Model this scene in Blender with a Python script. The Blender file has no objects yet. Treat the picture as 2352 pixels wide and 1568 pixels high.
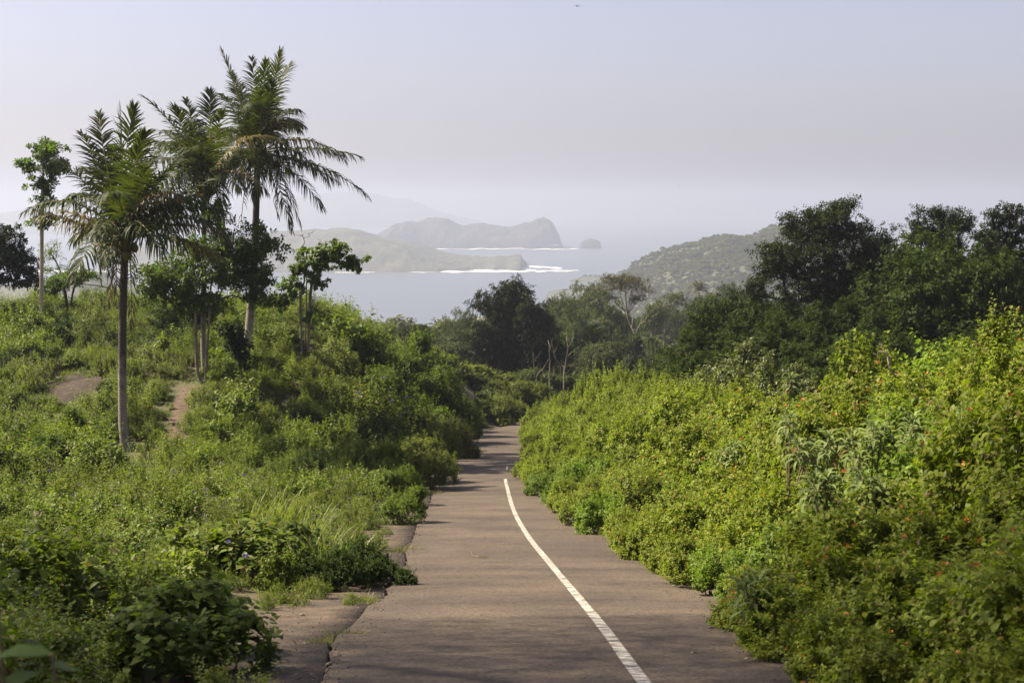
import bpy, math, random
import numpy as np
from math import radians, sin, cos, pi

# ------------------------------------------------------------------ camera, sky, sun, exposure
scene = bpy.context.scene
COL = scene.collection
FV = 3266.5            # focal length in pixels of the 2352 px wide view of the photograph (50 mm lens)
HOR = 475.0            # row of the sea horizon
PITCH = math.atan((784 - HOR) / FV)
SEA = -120.0           # the camera is the origin, the sea 120 m below it

cam_data = bpy.data.cameras.new("camera")
cam_data.lens = 50.0
cam_data.sensor_width = 36.0
cam_data.clip_start = 0.1
cam_data.clip_end = 60000
cam_data.dof.use_dof = True
cam_data.dof.focus_distance = 34.0
cam_data.dof.aperture_fstop = 4.5
cam = bpy.data.objects.new("camera", cam_data)
COL.objects.link(cam)
cam.location = (0, 0, 0)
cam.rotation_euler = (pi / 2 - PITCH, 0, 0)
scene.camera = cam

SUN_AZ = radians(-76)      # from straight ahead, to the left
SUN_EL = radians(47)
world = bpy.data.worlds.new("World")
scene.world = world
world.use_nodes = True
wn = world.node_tree
wn.nodes.clear()
w_out = wn.nodes.new('ShaderNodeOutputWorld')
w_bg = wn.nodes.new('ShaderNodeBackground')
w_sky = wn.nodes.new('ShaderNodeTexSky')
w_sky.sky_type = 'NISHITA'
w_sky.sun_disc = False
w_sky.sun_elevation = SUN_EL
w_sky.sun_rotation = SUN_AZ
w_sky.altitude = 100
w_sky.air_density = 1.0
w_sky.dust_density = 2.2
w_sky.ozone_density = 3.0
w_bg.inputs['Strength'].default_value = 0.056
w_tint = wn.nodes.new('ShaderNodeMix')
w_tint.data_type = 'RGBA'
w_tint.blend_type = 'MULTIPLY'
w_tint.inputs['Factor'].default_value = 1.0
w_tint.inputs['B'].default_value = (1.04, .945, 1.03, 1)
w_hsv = wn.nodes.new('ShaderNodeHueSaturation')     # milky tropical air: a paler sky
w_hsv.inputs['Saturation'].default_value = .58
wn.links.new(w_sky.outputs[0], w_hsv.inputs['Color'])
wn.links.new(w_hsv.outputs[0], w_tint.inputs['A'])
wn.links.new(w_tint.outputs['Result'], w_bg.inputs['Color'])
wn.links.new(w_bg.outputs[0], w_out.inputs['Surface'])

sun_data = bpy.data.lights.new("sun", 'SUN')
sun_data.energy = 5.0
sun_data.angle = radians(0.5)
sun_data.color = (1.0, 0.89, 0.69)
sun = bpy.data.objects.new("sun", sun_data)
COL.objects.link(sun)
# a sun lamp shines along its own -Z
sun.rotation_euler = (pi / 2 - SUN_EL, 0, -SUN_AZ + pi)
sun.location = (-60, 20, 60)

scene.view_settings.view_transform = 'Standard'
scene.view_settings.look = 'None'
scene.view_settings.exposure = 1.47
scene.view_settings.gamma = 1.0
scene.view_settings.use_curve_mapping = False
cy = scene.cycles
cy.max_bounces = 6
cy.diffuse_bounces = 3
cy.glossy_bounces = 2
cy.transmission_bounces = 4
cy.volume_bounces = 1
cy.transparent_max_bounces = 4
cy.caustics_reflective = False
cy.caustics_refractive = False
cy.sample_clamp_indirect = 4.0

# ------------------------------------------------------------------ helpers
RNG = np.random.default_rng(7)
UP = np.array([0.0, 0.0, 1.0])


def ray(vx, vy):
    u = (vx - 1176) / FV
    v = (784 - vy) / FV
    return np.array([u, cos(PITCH) + v * sin(PITCH), -sin(PITCH) + v * cos(PITCH)])


def at(vx, vy, Y):
    """point seen at (vx, vy) of the 2352 px view, Y metres ahead"""
    d = ray(vx, vy)
    return d * (Y / d[1])


def colx(vx, Y):
    return (vx - 1176) / FV * Y / cos(PITCH)


def norm(a):
    return a / np.maximum(np.linalg.norm(a, axis=-1, keepdims=True), 1e-9)


def pchip(xs, ys):
    xs = np.array(xs, float); ys = np.array(ys, float)
    h = np.diff(xs); d = np.diff(ys) / h
    m = np.zeros_like(ys)
    m[0], m[-1] = d[0], d[-1]
    for i in range(1, len(xs) - 1):
        if d[i - 1] * d[i] > 0:
            w1 = 2 * h[i] + h[i - 1]; w2 = h[i] + 2 * h[i - 1]
            m[i] = (w1 + w2) / (w1 / d[i - 1] + w2 / d[i])

    def f(x):
        x = np.clip(np.asarray(x, float), xs[0], xs[-1])
        i = np.clip(np.searchsorted(xs, x) - 1, 0, len(h) - 1)
        t = (x - xs[i]) / h[i]
        return ((1 + 2 * t) * (1 - t) ** 2 * ys[i] + t * (1 - t) ** 2 * h[i] * m[i]
                + t * t * (3 - 2 * t) * ys[i + 1] + t * t * (t - 1) * h[i] * m[i + 1])
    return f


_NG = np.random.default_rng(3).random((256, 256))


def vnoise(x, y, scale=1.0, seed=0):
    x = np.asarray(x, float) / scale + seed * 17.31
    y = np.asarray(y, float) / scale + seed * 9.77
    xi = np.floor(x).astype(int); yi = np.floor(y).astype(int)
    fx = x - xi; fy = y - yi
    fx = fx * fx * (3 - 2 * fx); fy = fy * fy * (3 - 2 * fy)
    g = lambda a, b: _NG[a % 256, b % 256]
    return ((g(xi, yi) * (1 - fx) + g(xi + 1, yi) * fx) * (1 - fy)
            + (g(xi, yi + 1) * (1 - fx) + g(xi + 1, yi + 1) * fx) * fy) * 2 - 1


def fbm(x, y, scale, octv=4, seed=0):
    s = 0; a = 1.0
    for o in range(octv):
        s = s + a * vnoise(x, y, scale / 2 ** o, seed + o)
        a *= 0.5
    return s


def sstep(x, a, b):
    t = np.clip((np.asarray(x, float) - a) / (b - a), 0, 1)
    return t * t * (3 - 2 * t)


def mesh_np(name, V, F, mats, mi=None, smooth=False):
    """mesh from arrays; F is (n,3) or (n,4)"""
    me = bpy.data.meshes.new(name)
    V = np.ascontiguousarray(V, np.float32); F = np.ascontiguousarray(F, np.int32)
    k = F.shape[1]
    me.vertices.add(len(V)); me.vertices.foreach_set('co', V.ravel())
    me.loops.add(F.size); me.loops.foreach_set('vertex_index', F.ravel())
    me.polygons.add(len(F)); me.polygons.foreach_set('loop_start', np.arange(0, F.size, k, dtype=np.int32))
    for m in (mats if isinstance(mats, (list, tuple)) else [mats]):
        me.materials.append(m)
    if mi is not None:
        me.polygons.foreach_set('material_index', np.ascontiguousarray(mi, np.int32))
    if smooth:
        me.polygons.foreach_set('use_smooth', np.ones(len(F), bool))
    me.update(calc_edges=True)
    return me


def link(name, data, parent=None, loc=(0, 0, 0), rot=(0, 0, 0), scale=(1, 1, 1)):
    o = bpy.data.objects.new(name, data)
    COL.objects.link(o)
    o.location = loc; o.rotation_euler = rot; o.scale = scale
    if parent is not None:
        o.parent = parent
    return o


def tag(o, label, cat, group=None):
    o['label'] = label; o['category'] = cat
    if group:
        o['group'] = group
    return o


def structure(o, label=None):
    o['kind'] = 'structure'
    if label:
        o['label'] = label
    return o


def thing(name, label, cat, loc, group=None, rotz=0.0):
    o = link(name, None, None, tuple(loc), (0, 0, rotz))
    o.empty_display_size = 0.2
    return tag(o, label, cat, group)


class Geo:
    """collects triangles with material slots"""
    def __init__(self):
        self.V = []; self.F = []; self.M = []; self.n = 0

    def add(self, V, F, m=0):
        if len(V) == 0:
            return self
        F = np.asarray(F)
        if F.shape[1] == 4:
            F = np.concatenate([F[:, [0, 1, 2]], F[:, [0, 2, 3]]])
        self.V.append(np.asarray(V, float)); self.F.append(F + self.n)
        self.M.append(np.full(len(F), m)); self.n += len(V)
        return self

    def mesh(self, name, mats, smooth=False):
        return mesh_np(name, np.concatenate(self.V), np.concatenate(self.F), mats, np.concatenate(self.M), smooth)


def leaf_geo(pos, d, nrm, L, W, kind='q', fold=0.35, curl=0.15):
    """leaves as folded blades: pos, d (direction), nrm (upper side)"""
    N = len(pos)
    L = np.broadcast_to(L, N)[:, None]; W = np.broadcast_to(W, N)[:, None]
    d = norm(d); s = norm(np.cross(d, nrm)); n = np.cross(s, d)
    if kind == 'q':
        a = pos
        b = pos + d * L * .42 - s * W * .5 + n * W * .5 * fold
        c = pos + d * L - n * L * curl
        e = pos + d * L * .42 + s * W * .5 + n * W * .5 * fold
        V = np.stack([a, b, c, e], 1).reshape(-1, 3)
        i = np.arange(N)[:, None] * 4
        F = np.concatenate([i + np.array([[0, 1, 2]]), i + np.array([[0, 2, 3]])])
    else:
        w1, w2, t1, t2 = {'l': (.40, .42, .22, .58), 'h': (.55, .42, .12, .5), 'o': (.28, .5, .25, .72)}[kind]
        a = pos
        m = pos + d * L * .5 + n * L * curl * .25
        c = pos + d * L - n * L * curl
        l1 = pos + d * L * t1 - s * W * w1 + n * W * fold * w1
        l2 = pos + d * L * t2 - s * W * w2 + n * W * fold * w2
        r1 = pos + d * L * t1 + s * W * w1 + n * W * fold * w1
        r2 = pos + d * L * t2 + s * W * w2 + n * W * fold * w2
        V = np.stack([a, m, c, l1, l2, r1, r2], 1).reshape(-1, 3)
        i = np.arange(N)[:, None] * 7
        F = np.concatenate([i + np.array([t]) for t in ([0, 1, 3], [3, 1, 4], [4, 1, 2], [0, 5, 1], [5, 6, 1], [6, 2, 1])])
    return V, F


def shoot_leaves(base, dirs, Ls, k, rng, spread=1.0, droop=0.15, t0=.25, fwd=.5, grav=.15, up=.7, ltaper=.35):
    """k leaves along each shoot: positions, directions, normals, relative size"""
    N = len(base)
    t = np.linspace(t0, 1, k)[None, :] + rng.uniform(-.5, .5, (N, k)) * (1 - t0) / k
    dirs = norm(dirs)
    h = np.where(np.abs(dirs[:, 2:3]) > .9, np.array([[1., 0, 0]]), np.array([[0, 0, 1.]]))
    e1 = norm(np.cross(dirs, h)); e2 = np.cross(dirs, e1)
    ph = (np.arange(k)[None, :] * 2.4 + rng.uniform(0, 6.28, (N, 1)) + rng.normal(0, .4, (N, k)))[..., None]
    rad = e1[:, None] * np.cos(ph) + e2[:, None] * np.sin(ph)
    p = base[:, None] + dirs[:, None] * (Ls[:, None] * t)[..., None]
    p[..., 2] -= droop * Ls[:, None] * t ** 2
    d = dirs[:, None] * fwd + rad * spread + rng.normal(0, .2, (N, k, 3))
    d[..., 2] -= grav
    nn = dirs[:, None] * .5 + UP * up + rng.normal(0, .35, (N, k, 3))
    size = (1 - ltaper * t) * rng.uniform(.7, 1.25, (N, k))
    return p.reshape(-1, 3), d.reshape(-1, 3), nn.reshape(-1, 3), size.ravel()


def tube_geo(P0, P1, R0, R1, sides=5):
    """separate frustums between P0 and P1"""
    P0 = np.asarray(P0, float); P1 = np.asarray(P1, float)
    d = norm(P1 - P0)
    h = np.where(np.abs(d[:, 2:3]) > .9, np.array([[1., 0, 0]]), np.array([[0, 0, 1.]]))
    e1 = norm(np.cross(d, h)); e2 = np.cross(d, e1)
    a = np.arange(sides) * 2 * pi / sides
    c = (e1[:, None] * np.cos(a)[None, :, None] + e2[:, None] * np.sin(a)[None, :, None])
    A = P0[:, None] + c * np.asarray(R0)[:, None, None]
    B = P1[:, None] + c * np.asarray(R1)[:, None, None]
    V = np.concatenate([A, B], 1).reshape(-1, 3)
    i = np.arange(len(P0))[:, None] * (2 * sides)
    F = []
    for j in range(sides):
        q = (j + 1) % sides
        F.append(i + np.array([[j, q, sides + q, sides + j]]))
    return V, np.concatenate(F)


def polytube(pts, radii, sides=7, cap=True, bumps=0.0, rng=None):
    """one continuous tube along a polyline"""
    pts = np.asarray(pts, float); n = len(pts)
    t = norm(np.gradient(pts, axis=0))
    h = np.array([0.13, 0.97, 0.05]) if abs(t[0][2]) > .7 else UP
    e1 = norm(np.cross(t, np.broadcast_to(h, t.shape))); e2 = np.cross(t, e1)
    a = np.arange(sides) * 2 * pi / sides
    r = np.asarray(radii, float)[:, None] * np.ones((1, sides))
    if bumps and rng is not None:
        r = r * (1 + rng.normal(0, bumps, r.shape))
    V = (pts[:, None] + (e1[:, None] * np.cos(a)[None, :, None] + e2[:, None] * np.sin(a)[None, :, None]) * r[..., None]).reshape(-1, 3)
    F = []
    for i in range(n - 1):
        for j in range(sides):
            q = (j + 1) % sides
            F.append((i * sides + j, i * sides + q, (i + 1) * sides + q, (i + 1) * sides + j))
    F = np.array(F)
    if cap:
        V = np.concatenate([V, pts[-1:]]); c = len(V) - 1; b = (n - 1) * sides
        F = np.concatenate([F, np.array([(b + j, b + (j + 1) % sides, c, c) for j in range(sides)])])
    return V, F


def rnd_dirs(n, rng):
    return norm(rng.normal(0, 1, (n, 3)))

# ------------------------------------------------------------------ materials


def new_mat(name):
    m = bpy.data.materials.new(name); m.use_nodes = True
    nt = m.node_tree; nt.nodes.clear()
    return m, nt, nt.nodes.new('ShaderNodeOutputMaterial')


def leaf_mat(name, col, var=.35, trans=.32, tcol=None, rough=.5, hue=.025, spec=.2, dry=0.0):
    m, nt, out = new_mat(name)
    col = tuple(c * .8 for c in col)
    N = nt.nodes.new; Lk = nt.links.new
    geo = N('ShaderNodeNewGeometry'); oi = N('ShaderNodeObjectInfo')
    rgb = N('ShaderNodeRGB'); rgb.outputs[0].default_value = (*col, 1)
    val = N('ShaderNodeMapRange')
    val.inputs['To Min'].default_value = 1 - var; val.inputs['To Max'].default_value = 1 + var
    Lk(geo.outputs['Random Per Island'], val.inputs['Value'])
    ov = N('ShaderNodeMapRange')
    ov.inputs['To Min'].default_value = .82; ov.inputs['To Max'].default_value = 1.2
    Lk(oi.outputs['Random'], ov.inputs['Value'])
    mul = N('ShaderNodeMath'); mul.operation = 'MULTIPLY'
    Lk(val.outputs[0], mul.inputs[0]); Lk(ov.outputs[0], mul.inputs[1])
    wn_ = N('ShaderNodeTexWhiteNoise'); wn_.noise_dimensions = '1D'
    Lk(geo.outputs['Random Per Island'], wn_.inputs['W'])
    hm = N('ShaderNodeMapRange')
    hm.inputs['To Min'].default_value = .5 - hue; hm.inputs['To Max'].default_value = .5 + hue * .7
    Lk(wn_.outputs['Value'], hm.inputs['Value'])
    hsv = N('ShaderNodeHueSaturation')
    Lk(rgb.outputs[0], hsv.inputs['Color']); Lk(mul.outputs[0], hsv.inputs['Value']); Lk(hm.outputs[0], hsv.inputs['Hue'])
    colour = hsv.outputs[0]
    if dry > 0:
        gt = N('ShaderNodeMath'); gt.operation = 'LESS_THAN'; gt.inputs[1].default_value = dry
        w2 = N('ShaderNodeTexWhiteNoise'); w2.noise_dimensions = '1D'
        ad = N('ShaderNodeMath'); ad.inputs[1].default_value = 3.7
        Lk(geo.outputs['Random Per Island'], ad.inputs[0]); Lk(ad.outputs[0], w2.inputs['W'])
        Lk(w2.outputs['Value'], gt.inputs[0])
        mx = N('ShaderNodeMix'); mx.data_type = 'RGBA'
        Lk(gt.outputs[0], mx.inputs['Factor']); Lk(colour, mx.inputs['A'])
        mx.inputs['B'].default_value = (.16, .10, .045, 1)
        colour = mx.outputs['Result']
    p = N('ShaderNodeBsdfPrincipled')
    p.inputs['Roughness'].default_value = rough
    p.inputs['Specular IOR Level'].default_value = spec
    Lk(colour, p.inputs['Base Color'])
    tr = N('ShaderNodeBsdfTranslucent')
    tm = N('ShaderNodeMix'); tm.data_type = 'RGBA'; tm.blend_type = 'MULTIPLY'; tm.inputs['Factor'].default_value = 1
    tc = tcol or (1.3, 1.5, .5)
    tm.inputs['B'].default_value = (*tc, 1)
    Lk(colour, tm.inputs['A']); Lk(tm.outputs['Result'], tr.inputs['Color'])
    mix = N('ShaderNodeMixShader'); mix.inputs[0].default_value = trans
    Lk(p.outputs[0], mix.inputs[1]); Lk(tr.outputs[0], mix.inputs[2])
    Lk(mix.outputs[0], out.inputs['Surface'])
    return m


def noise_mat(name, c1, c2, scale, rough=.85, bump=.3, bump_scale=None, c3=None, s3=1.0, spec=.3, stretch=(1, 1, 1), bump_dist=.05):
    m, nt, out = new_mat(name)
    N = nt.nodes.new; Lk = nt.links.new
    tc = N('ShaderNodeTexCoord'); mp = N('ShaderNodeMapping'); mp.inputs['Scale'].default_value = stretch
    Lk(tc.outputs['Object'], mp.inputs['Vector'])
    nz = N('ShaderNodeTexNoise'); nz.inputs['Scale'].default_value = scale; nz.inputs['Detail'].default_value = 8
    nz.inputs['Roughness'].default_value = .65
    Lk(mp.outputs[0], nz.inputs['Vector'])
    cr = N('ShaderNodeValToRGB')
    cr.color_ramp.elements[0].position = .33; cr.color_ramp.elements[0].color = (*c1, 1)
    cr.color_ramp.elements[1].position = .68; cr.color_ramp.elements[1].color = (*c2, 1)
    Lk(nz.outputs['Fac'], cr.inputs['Fac'])
    colour = cr.outputs['Color']
    if c3 is not None:
        n3 = N('ShaderNodeTexNoise'); n3.inputs['Scale'].default_value = s3; n3.inputs['Detail'].default_value = 4
        Lk(mp.outputs[0], n3.inputs['Vector'])
        r3 = N('ShaderNodeMapRange'); r3.inputs['From Min'].default_value = .48; r3.inputs['From Max'].default_value = .62
        Lk(n3.outputs['Fac'], r3.inputs['Value'])
        mx = N('ShaderNodeMix'); mx.data_type = 'RGBA'; mx.inputs['B'].default_value = (*c3, 1)
        Lk(r3.outputs[0], mx.inputs['Factor']); Lk(colour, mx.inputs['A'])
        colour = mx.outputs['Result']
    p = N('ShaderNodeBsdfPrincipled'); p.inputs['Roughness'].default_value = rough
    p.inputs['Specular IOR Level'].default_value = spec
    Lk(colour, p.inputs['Base Color'])
    if bump:
        nb = N('ShaderNodeTexNoise'); nb.inputs['Scale'].default_value = bump_scale or scale * 3; nb.inputs['Detail'].default_value = 6
        Lk(mp.outputs[0], nb.inputs['Vector'])
        bp = N('ShaderNodeBump'); bp.inputs['Strength'].default_value = bump; bp.inputs['Distance'].default_value = bump_dist
        Lk(nb.outputs['Fac'], bp.inputs['Height']); Lk(bp.outputs[0], p.inputs['Normal'])
    Lk(p.outputs[0], out.inputs['Surface'])
    return m


M = {}
M['lantana'] = leaf_mat('lantana_leaf', (.190, .230, .022), trans=.42, hue=.02, dry=.02)
M['lantana2'] = leaf_mat('lantana_leaf_dark', (.152, .222, .025), trans=.42, hue=.02)
M['weed'] = leaf_mat('weed_leaf', (.140, .182, .023), trans=.42, dry=.02)
M['weed_pale'] = leaf_mat('pale_weed_leaf', (.158, .190, .038), trans=.42, dry=.05)
M['grass'] = leaf_mat('grass_blade', (.19, .225, .040), trans=.4, rough=.45, dry=.04)
M['dry_grass'] = leaf_mat('dry_grass_blade', (.22, .17, .08), trans=.3, rough=.6)
M['shrub'] = leaf_mat('shrub_leaf', (.120, .165, .020), trans=.42)
M['feather'] = leaf_mat('feathery_leaf', (.125, .165, .024), trans=.44)
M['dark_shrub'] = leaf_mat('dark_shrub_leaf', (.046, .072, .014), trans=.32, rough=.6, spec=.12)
M['glossy'] = leaf_mat('glossy_leaf', (.100, .120, .026), trans=.32, rough=.42, spec=.35)
M['olive'] = leaf_mat('olive_shrub_leaf', (.140, .160, .030), trans=.40)
M['ridge_scrub'] = leaf_mat('ridge_scrub_leaf', (.120, .125, .070), trans=.3)
M['vine'] = leaf_mat('vine_leaf', (.105, .150, .028), trans=.45, rough=.6, spec=.12)
M['valley'] = leaf_mat('valley_leaf', (.072, .090, .026), trans=.34, spec=.12)
M['forest'] = leaf_mat('forest_leaf', (.042, .064, .011), trans=.32, spec=.1, rough=.65)
M['darktree'] = leaf_mat('dark_tree_leaf', (.034, .045, .013), trans=.28, spec=.1, rough=.65)
M['bamboo'] = leaf_mat('bamboo_leaf', (.040, .052, .018), trans=.25, rough=.42)
M['umbrella'] = leaf_mat('umbrella_tree_leaf', (.085, .078, .034), trans=.25)
M['treeleaf'] = leaf_mat('tree_leaf', (.085, .132, .020), trans=.48, rough=.5, spec=.35)
M['edge_tree'] = leaf_mat('edge_tree_leaf', (.026, .040, .012), trans=.24, spec=.12)
M['woolly'] = leaf_mat('woolly_leaf', (.200, .245, .095), trans=.36, rough=.75, spec=.1, tcol=(1.2, 1.3, .7), dry=.03)
M['palm'] = leaf_mat('palm_leaflet', (.050, .067, .016), trans=.32, rough=.55, spec=.15, dry=.03, tcol=(1.5, 1.6, .4))
M['palm_old'] = leaf_mat('old_palm_leaflet', (.120, .095, .035), trans=.28, rough=.5, dry=.2)
M['palm_dead'] = leaf_mat('dead_palm_leaflet', (.16, .105, .065), trans=.15, rough=.7, tcol=(1.1, .9, .7))
M['far_palm'] = leaf_mat('far_palm_leaflet', (.085, .085, .030), trans=.3)
M['orange'] = leaf_mat('lantana_flower', (.62, .25, .06), var=.25, trans=.25, tcol=(1.2, 1.0, .8), hue=.03)
M['purple'] = leaf_mat('purple_flower', (.17, .10, .46), var=.3, trans=.3, tcol=(1.1, 1.0, 1.1))
M['bark'] = noise_mat('bark', (.10, .075, .055), (.26, .21, .16), 6, stretch=(1, 1, .35), bump=.6)
M['bark_dark'] = noise_mat('dark_bark', (.035, .028, .022), (.10, .08, .062), 5, stretch=(1, 1, .35), bump=.6)
M['bark_pale'] = noise_mat('pale_bark', (.30, .24, .18), (.48, .41, .32), 5, stretch=(1, 1, .3), bump=.4)
M['stem'] = noise_mat('stem', (.07, .055, .03), (.16, .12, .07), 8, bump=.3)
M['rachis'] = noise_mat('rachis', (.16, .13, .04), (.26, .20, .07), 6, rough=.5, bump=.1)
M['coconut'] = noise_mat('coconut_husk', (.10, .09, .02), (.19, .13, .04), 4, rough=.5, bump=.2)
M['fibre'] = noise_mat('palm_fibre', (.05, .032, .020), (.15, .085, .045), 9, stretch=(1, 1, .2), bump=.7)
M['soil'] = noise_mat('soil', (.050, .045, .020), (.115, .085, .050), .9, bump=.7, bump_scale=7, c3=(.050, .062, .018), s3=.25)
M['path'] = noise_mat('path_dirt', (.065, .040, .027), (.125, .082, .056), 3, bump=.8, bump_scale=14)
M['patch'] = noise_mat('bare_dirt', (.026, .017, .012), (.060, .039, .027), 2.5, bump=.9, bump_scale=9)
M['gravel'] = noise_mat('gravel_stone', (.06, .048, .038), (.24, .20, .16), 9, bump=0)
M['feather_bird'] = noise_mat('bird_plumage', (.012, .011, .010), (.03, .026, .022), 20, bump=0)

# ------------------------------------------------------------------ ground shape
zr = pchip([-40, 0, 11.5, 24.5, 42, 61, 90, 150, 220, 265, 300, 400, 700, 1000, 1250, 1500, 3000],
           [5.5, -1.6, -3.83, -6.15, -8.75, -11.1, -14.3, -19.5, -24.6, -25.8, -28.5, -44, -86, -112, -119.4, -122.5, -124])


def solve_Y(vx, vy):
    """where the ray of a pixel meets the road surface"""
    lo, hi = 2.0, 400.0
    d = ray(vx, vy)
    for _ in range(60):
        mid = .5 * (lo + hi)
        if d[2] / d[1] * mid > zr(mid):
            lo = mid
        else:
            hi = mid
    return lo


_line_px = [(1476, 1566), (1395, 1455), (1330, 1375), (1270, 1303), (1215, 1235), (1181, 1175), (1166, 1125), (1161, 1100), (1163, 1076)]
_ly = []; _lx = []
for px in _line_px:
    Y = solve_Y(*px); _ly.append(Y); _lx.append(at(px[0], px[1], Y)[0])
LINE_END = _ly[-2]
LINE_MARK = _ly[-1]
xl = pchip([-40, 0] + _ly + [92, 100, 110, 135, 170, 221, 263, 330, 420, 700],
           [2.4, 1.45] + _lx + [1.2, 3.6, 7.5, 15.0, 20.5, 23.8, 31.5, 50, 60, 60])     # the painted line in plan
_edge_px = [(735, 1567), (745, 1540), (765, 1490), (800, 1445), (850, 1395), (890, 1360), (925, 1310), (940, 1255), (953, 1220), (985, 1160),
            (1000, 1120), (1015, 1070), (1050, 1035), (1100, 1000), (1145, 982)]
_ey = []; _ex = []
for px in _edge_px:
    Y = solve_Y(*px); _ey.append(Y); _ex.append(at(px[0], px[1], Y)[0])
xe_ = pchip([-40, 0] + _ey + [100, 110, 135, 170, 221, 263, 330, 420, 700],
            [-.2, -1.0] + _ex + [1.1, 4.6, 12.0, 17.6, 21.3, 29.0, 47.5, 57.5, 57.5])     # left edge of the asphalt
_foot_px = [(1775, 1550), (1690, 1500), (1648, 1460), (1635, 1392), (1560, 1368), (1490, 1312), (1410, 1275), (1390, 1250), (1310, 1224), (1266, 1196),
            (1248, 1168), (1197, 1130), (1195, 1085), (1196, 1030), (1206, 985)]
_fy = []; _fx = []
for px in _foot_px:
    Y = solve_Y(*px); _fy.append(Y); _fx.append(at(px[0], px[1], Y)[0])
xf = pchip([-40, 0] + _fy + [110, 300], [3.0, 2.2] + _fx + [11.0, 46])      # foot of the hedge on the right

A_left = pchip([-40, 0, 20, 35, 45, 50, 58, 70, 80, 92, 110, 140, 200, 400], [.8, .55, .5, .6, .8, 1.2, 3.0, 5.4, 7.0, 6.2, 3.0, .5, 0, 0])
B_right = pchip([-40, 0, 20, 40, 60, 80, 100, 140, 170, 220, 300, 500], [1.5, 1.5, 1.7, 1.9, 2.0, 1.6, 1.4, 2.2, 4.0, 4.0, 3.0, 0])


def ground(x, Y):
    x = np.asarray(x, float); Y = np.asarray(Y, float)
    z = zr(Y)
    sl = xe_(Y) - x
    sr = x - (xl(Y) + 2.4)
    near = 1 - sstep(Y, 280, 420)
    z = z + A_left(Y) * sstep(sl, .9, 9.5) * near + B_right(Y) * sstep(sr, -.1, 6) * near
    z = z + (sstep(sl, 1.2, 4) + sstep(sr, .5, 4)) * (.12 * fbm(x, Y, 5, 3, 2)) * (1 - sstep(Y, 900, 1150))
    z = z - .045 * sstep(sl, -.3, .1) * (1 - sstep(sl, 1.2, 2.5))
    far = sstep(Y, 240, 600) * (1 - sstep(Y, 900, 1200))
    z = z + far * 5 * fbm(x, Y, 160, 3, 5)
    z = z - .06 * (1 - sstep(np.maximum(-sl, 0), 0, .01)) * 0
    return z


def grid(xs, ys, zf):
    X, Yg = np.meshgrid(xs, ys)
    Z = zf(X, Yg)
    V = np.stack([X, Yg, Z], -1).reshape(-1, 3)
    nx, ny = len(xs), len(ys)
    i = (np.arange(ny - 1)[:, None] * nx + np.arange(nx - 1)[None]).ravel()
    F = np.stack([i, i + 1, i + nx + 1, i + nx], 1)
    return V, F


def under_road(x, Y):
    z = ground(x, Y)
    inside = (x > xe_(Y) - 1.0) & (x < xl(Y) + 2.6)
    return np.where(inside, np.minimum(z, zr(Y)) - .07, z)


_xs = np.concatenate([-np.geomspace(26, 900, 46)[::-1], np.arange(-25.6, 25.7, .4), np.geomspace(26, 900, 46)])
_ys = np.concatenate([np.arange(-38, -4, 2.0), np.arange(-4, 60, .5), np.arange(60, 130, 1.0), np.geomspace(131, 1480, 100)])
V, F = grid(_xs, _ys, under_road)
terrain = structure(link('terrain', mesh_np('terrain', V, F, M['soil'], smooth=True)), 'soil slopes of the hillside falling to the bay')

# ------------------------------------------------------------------ road


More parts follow.
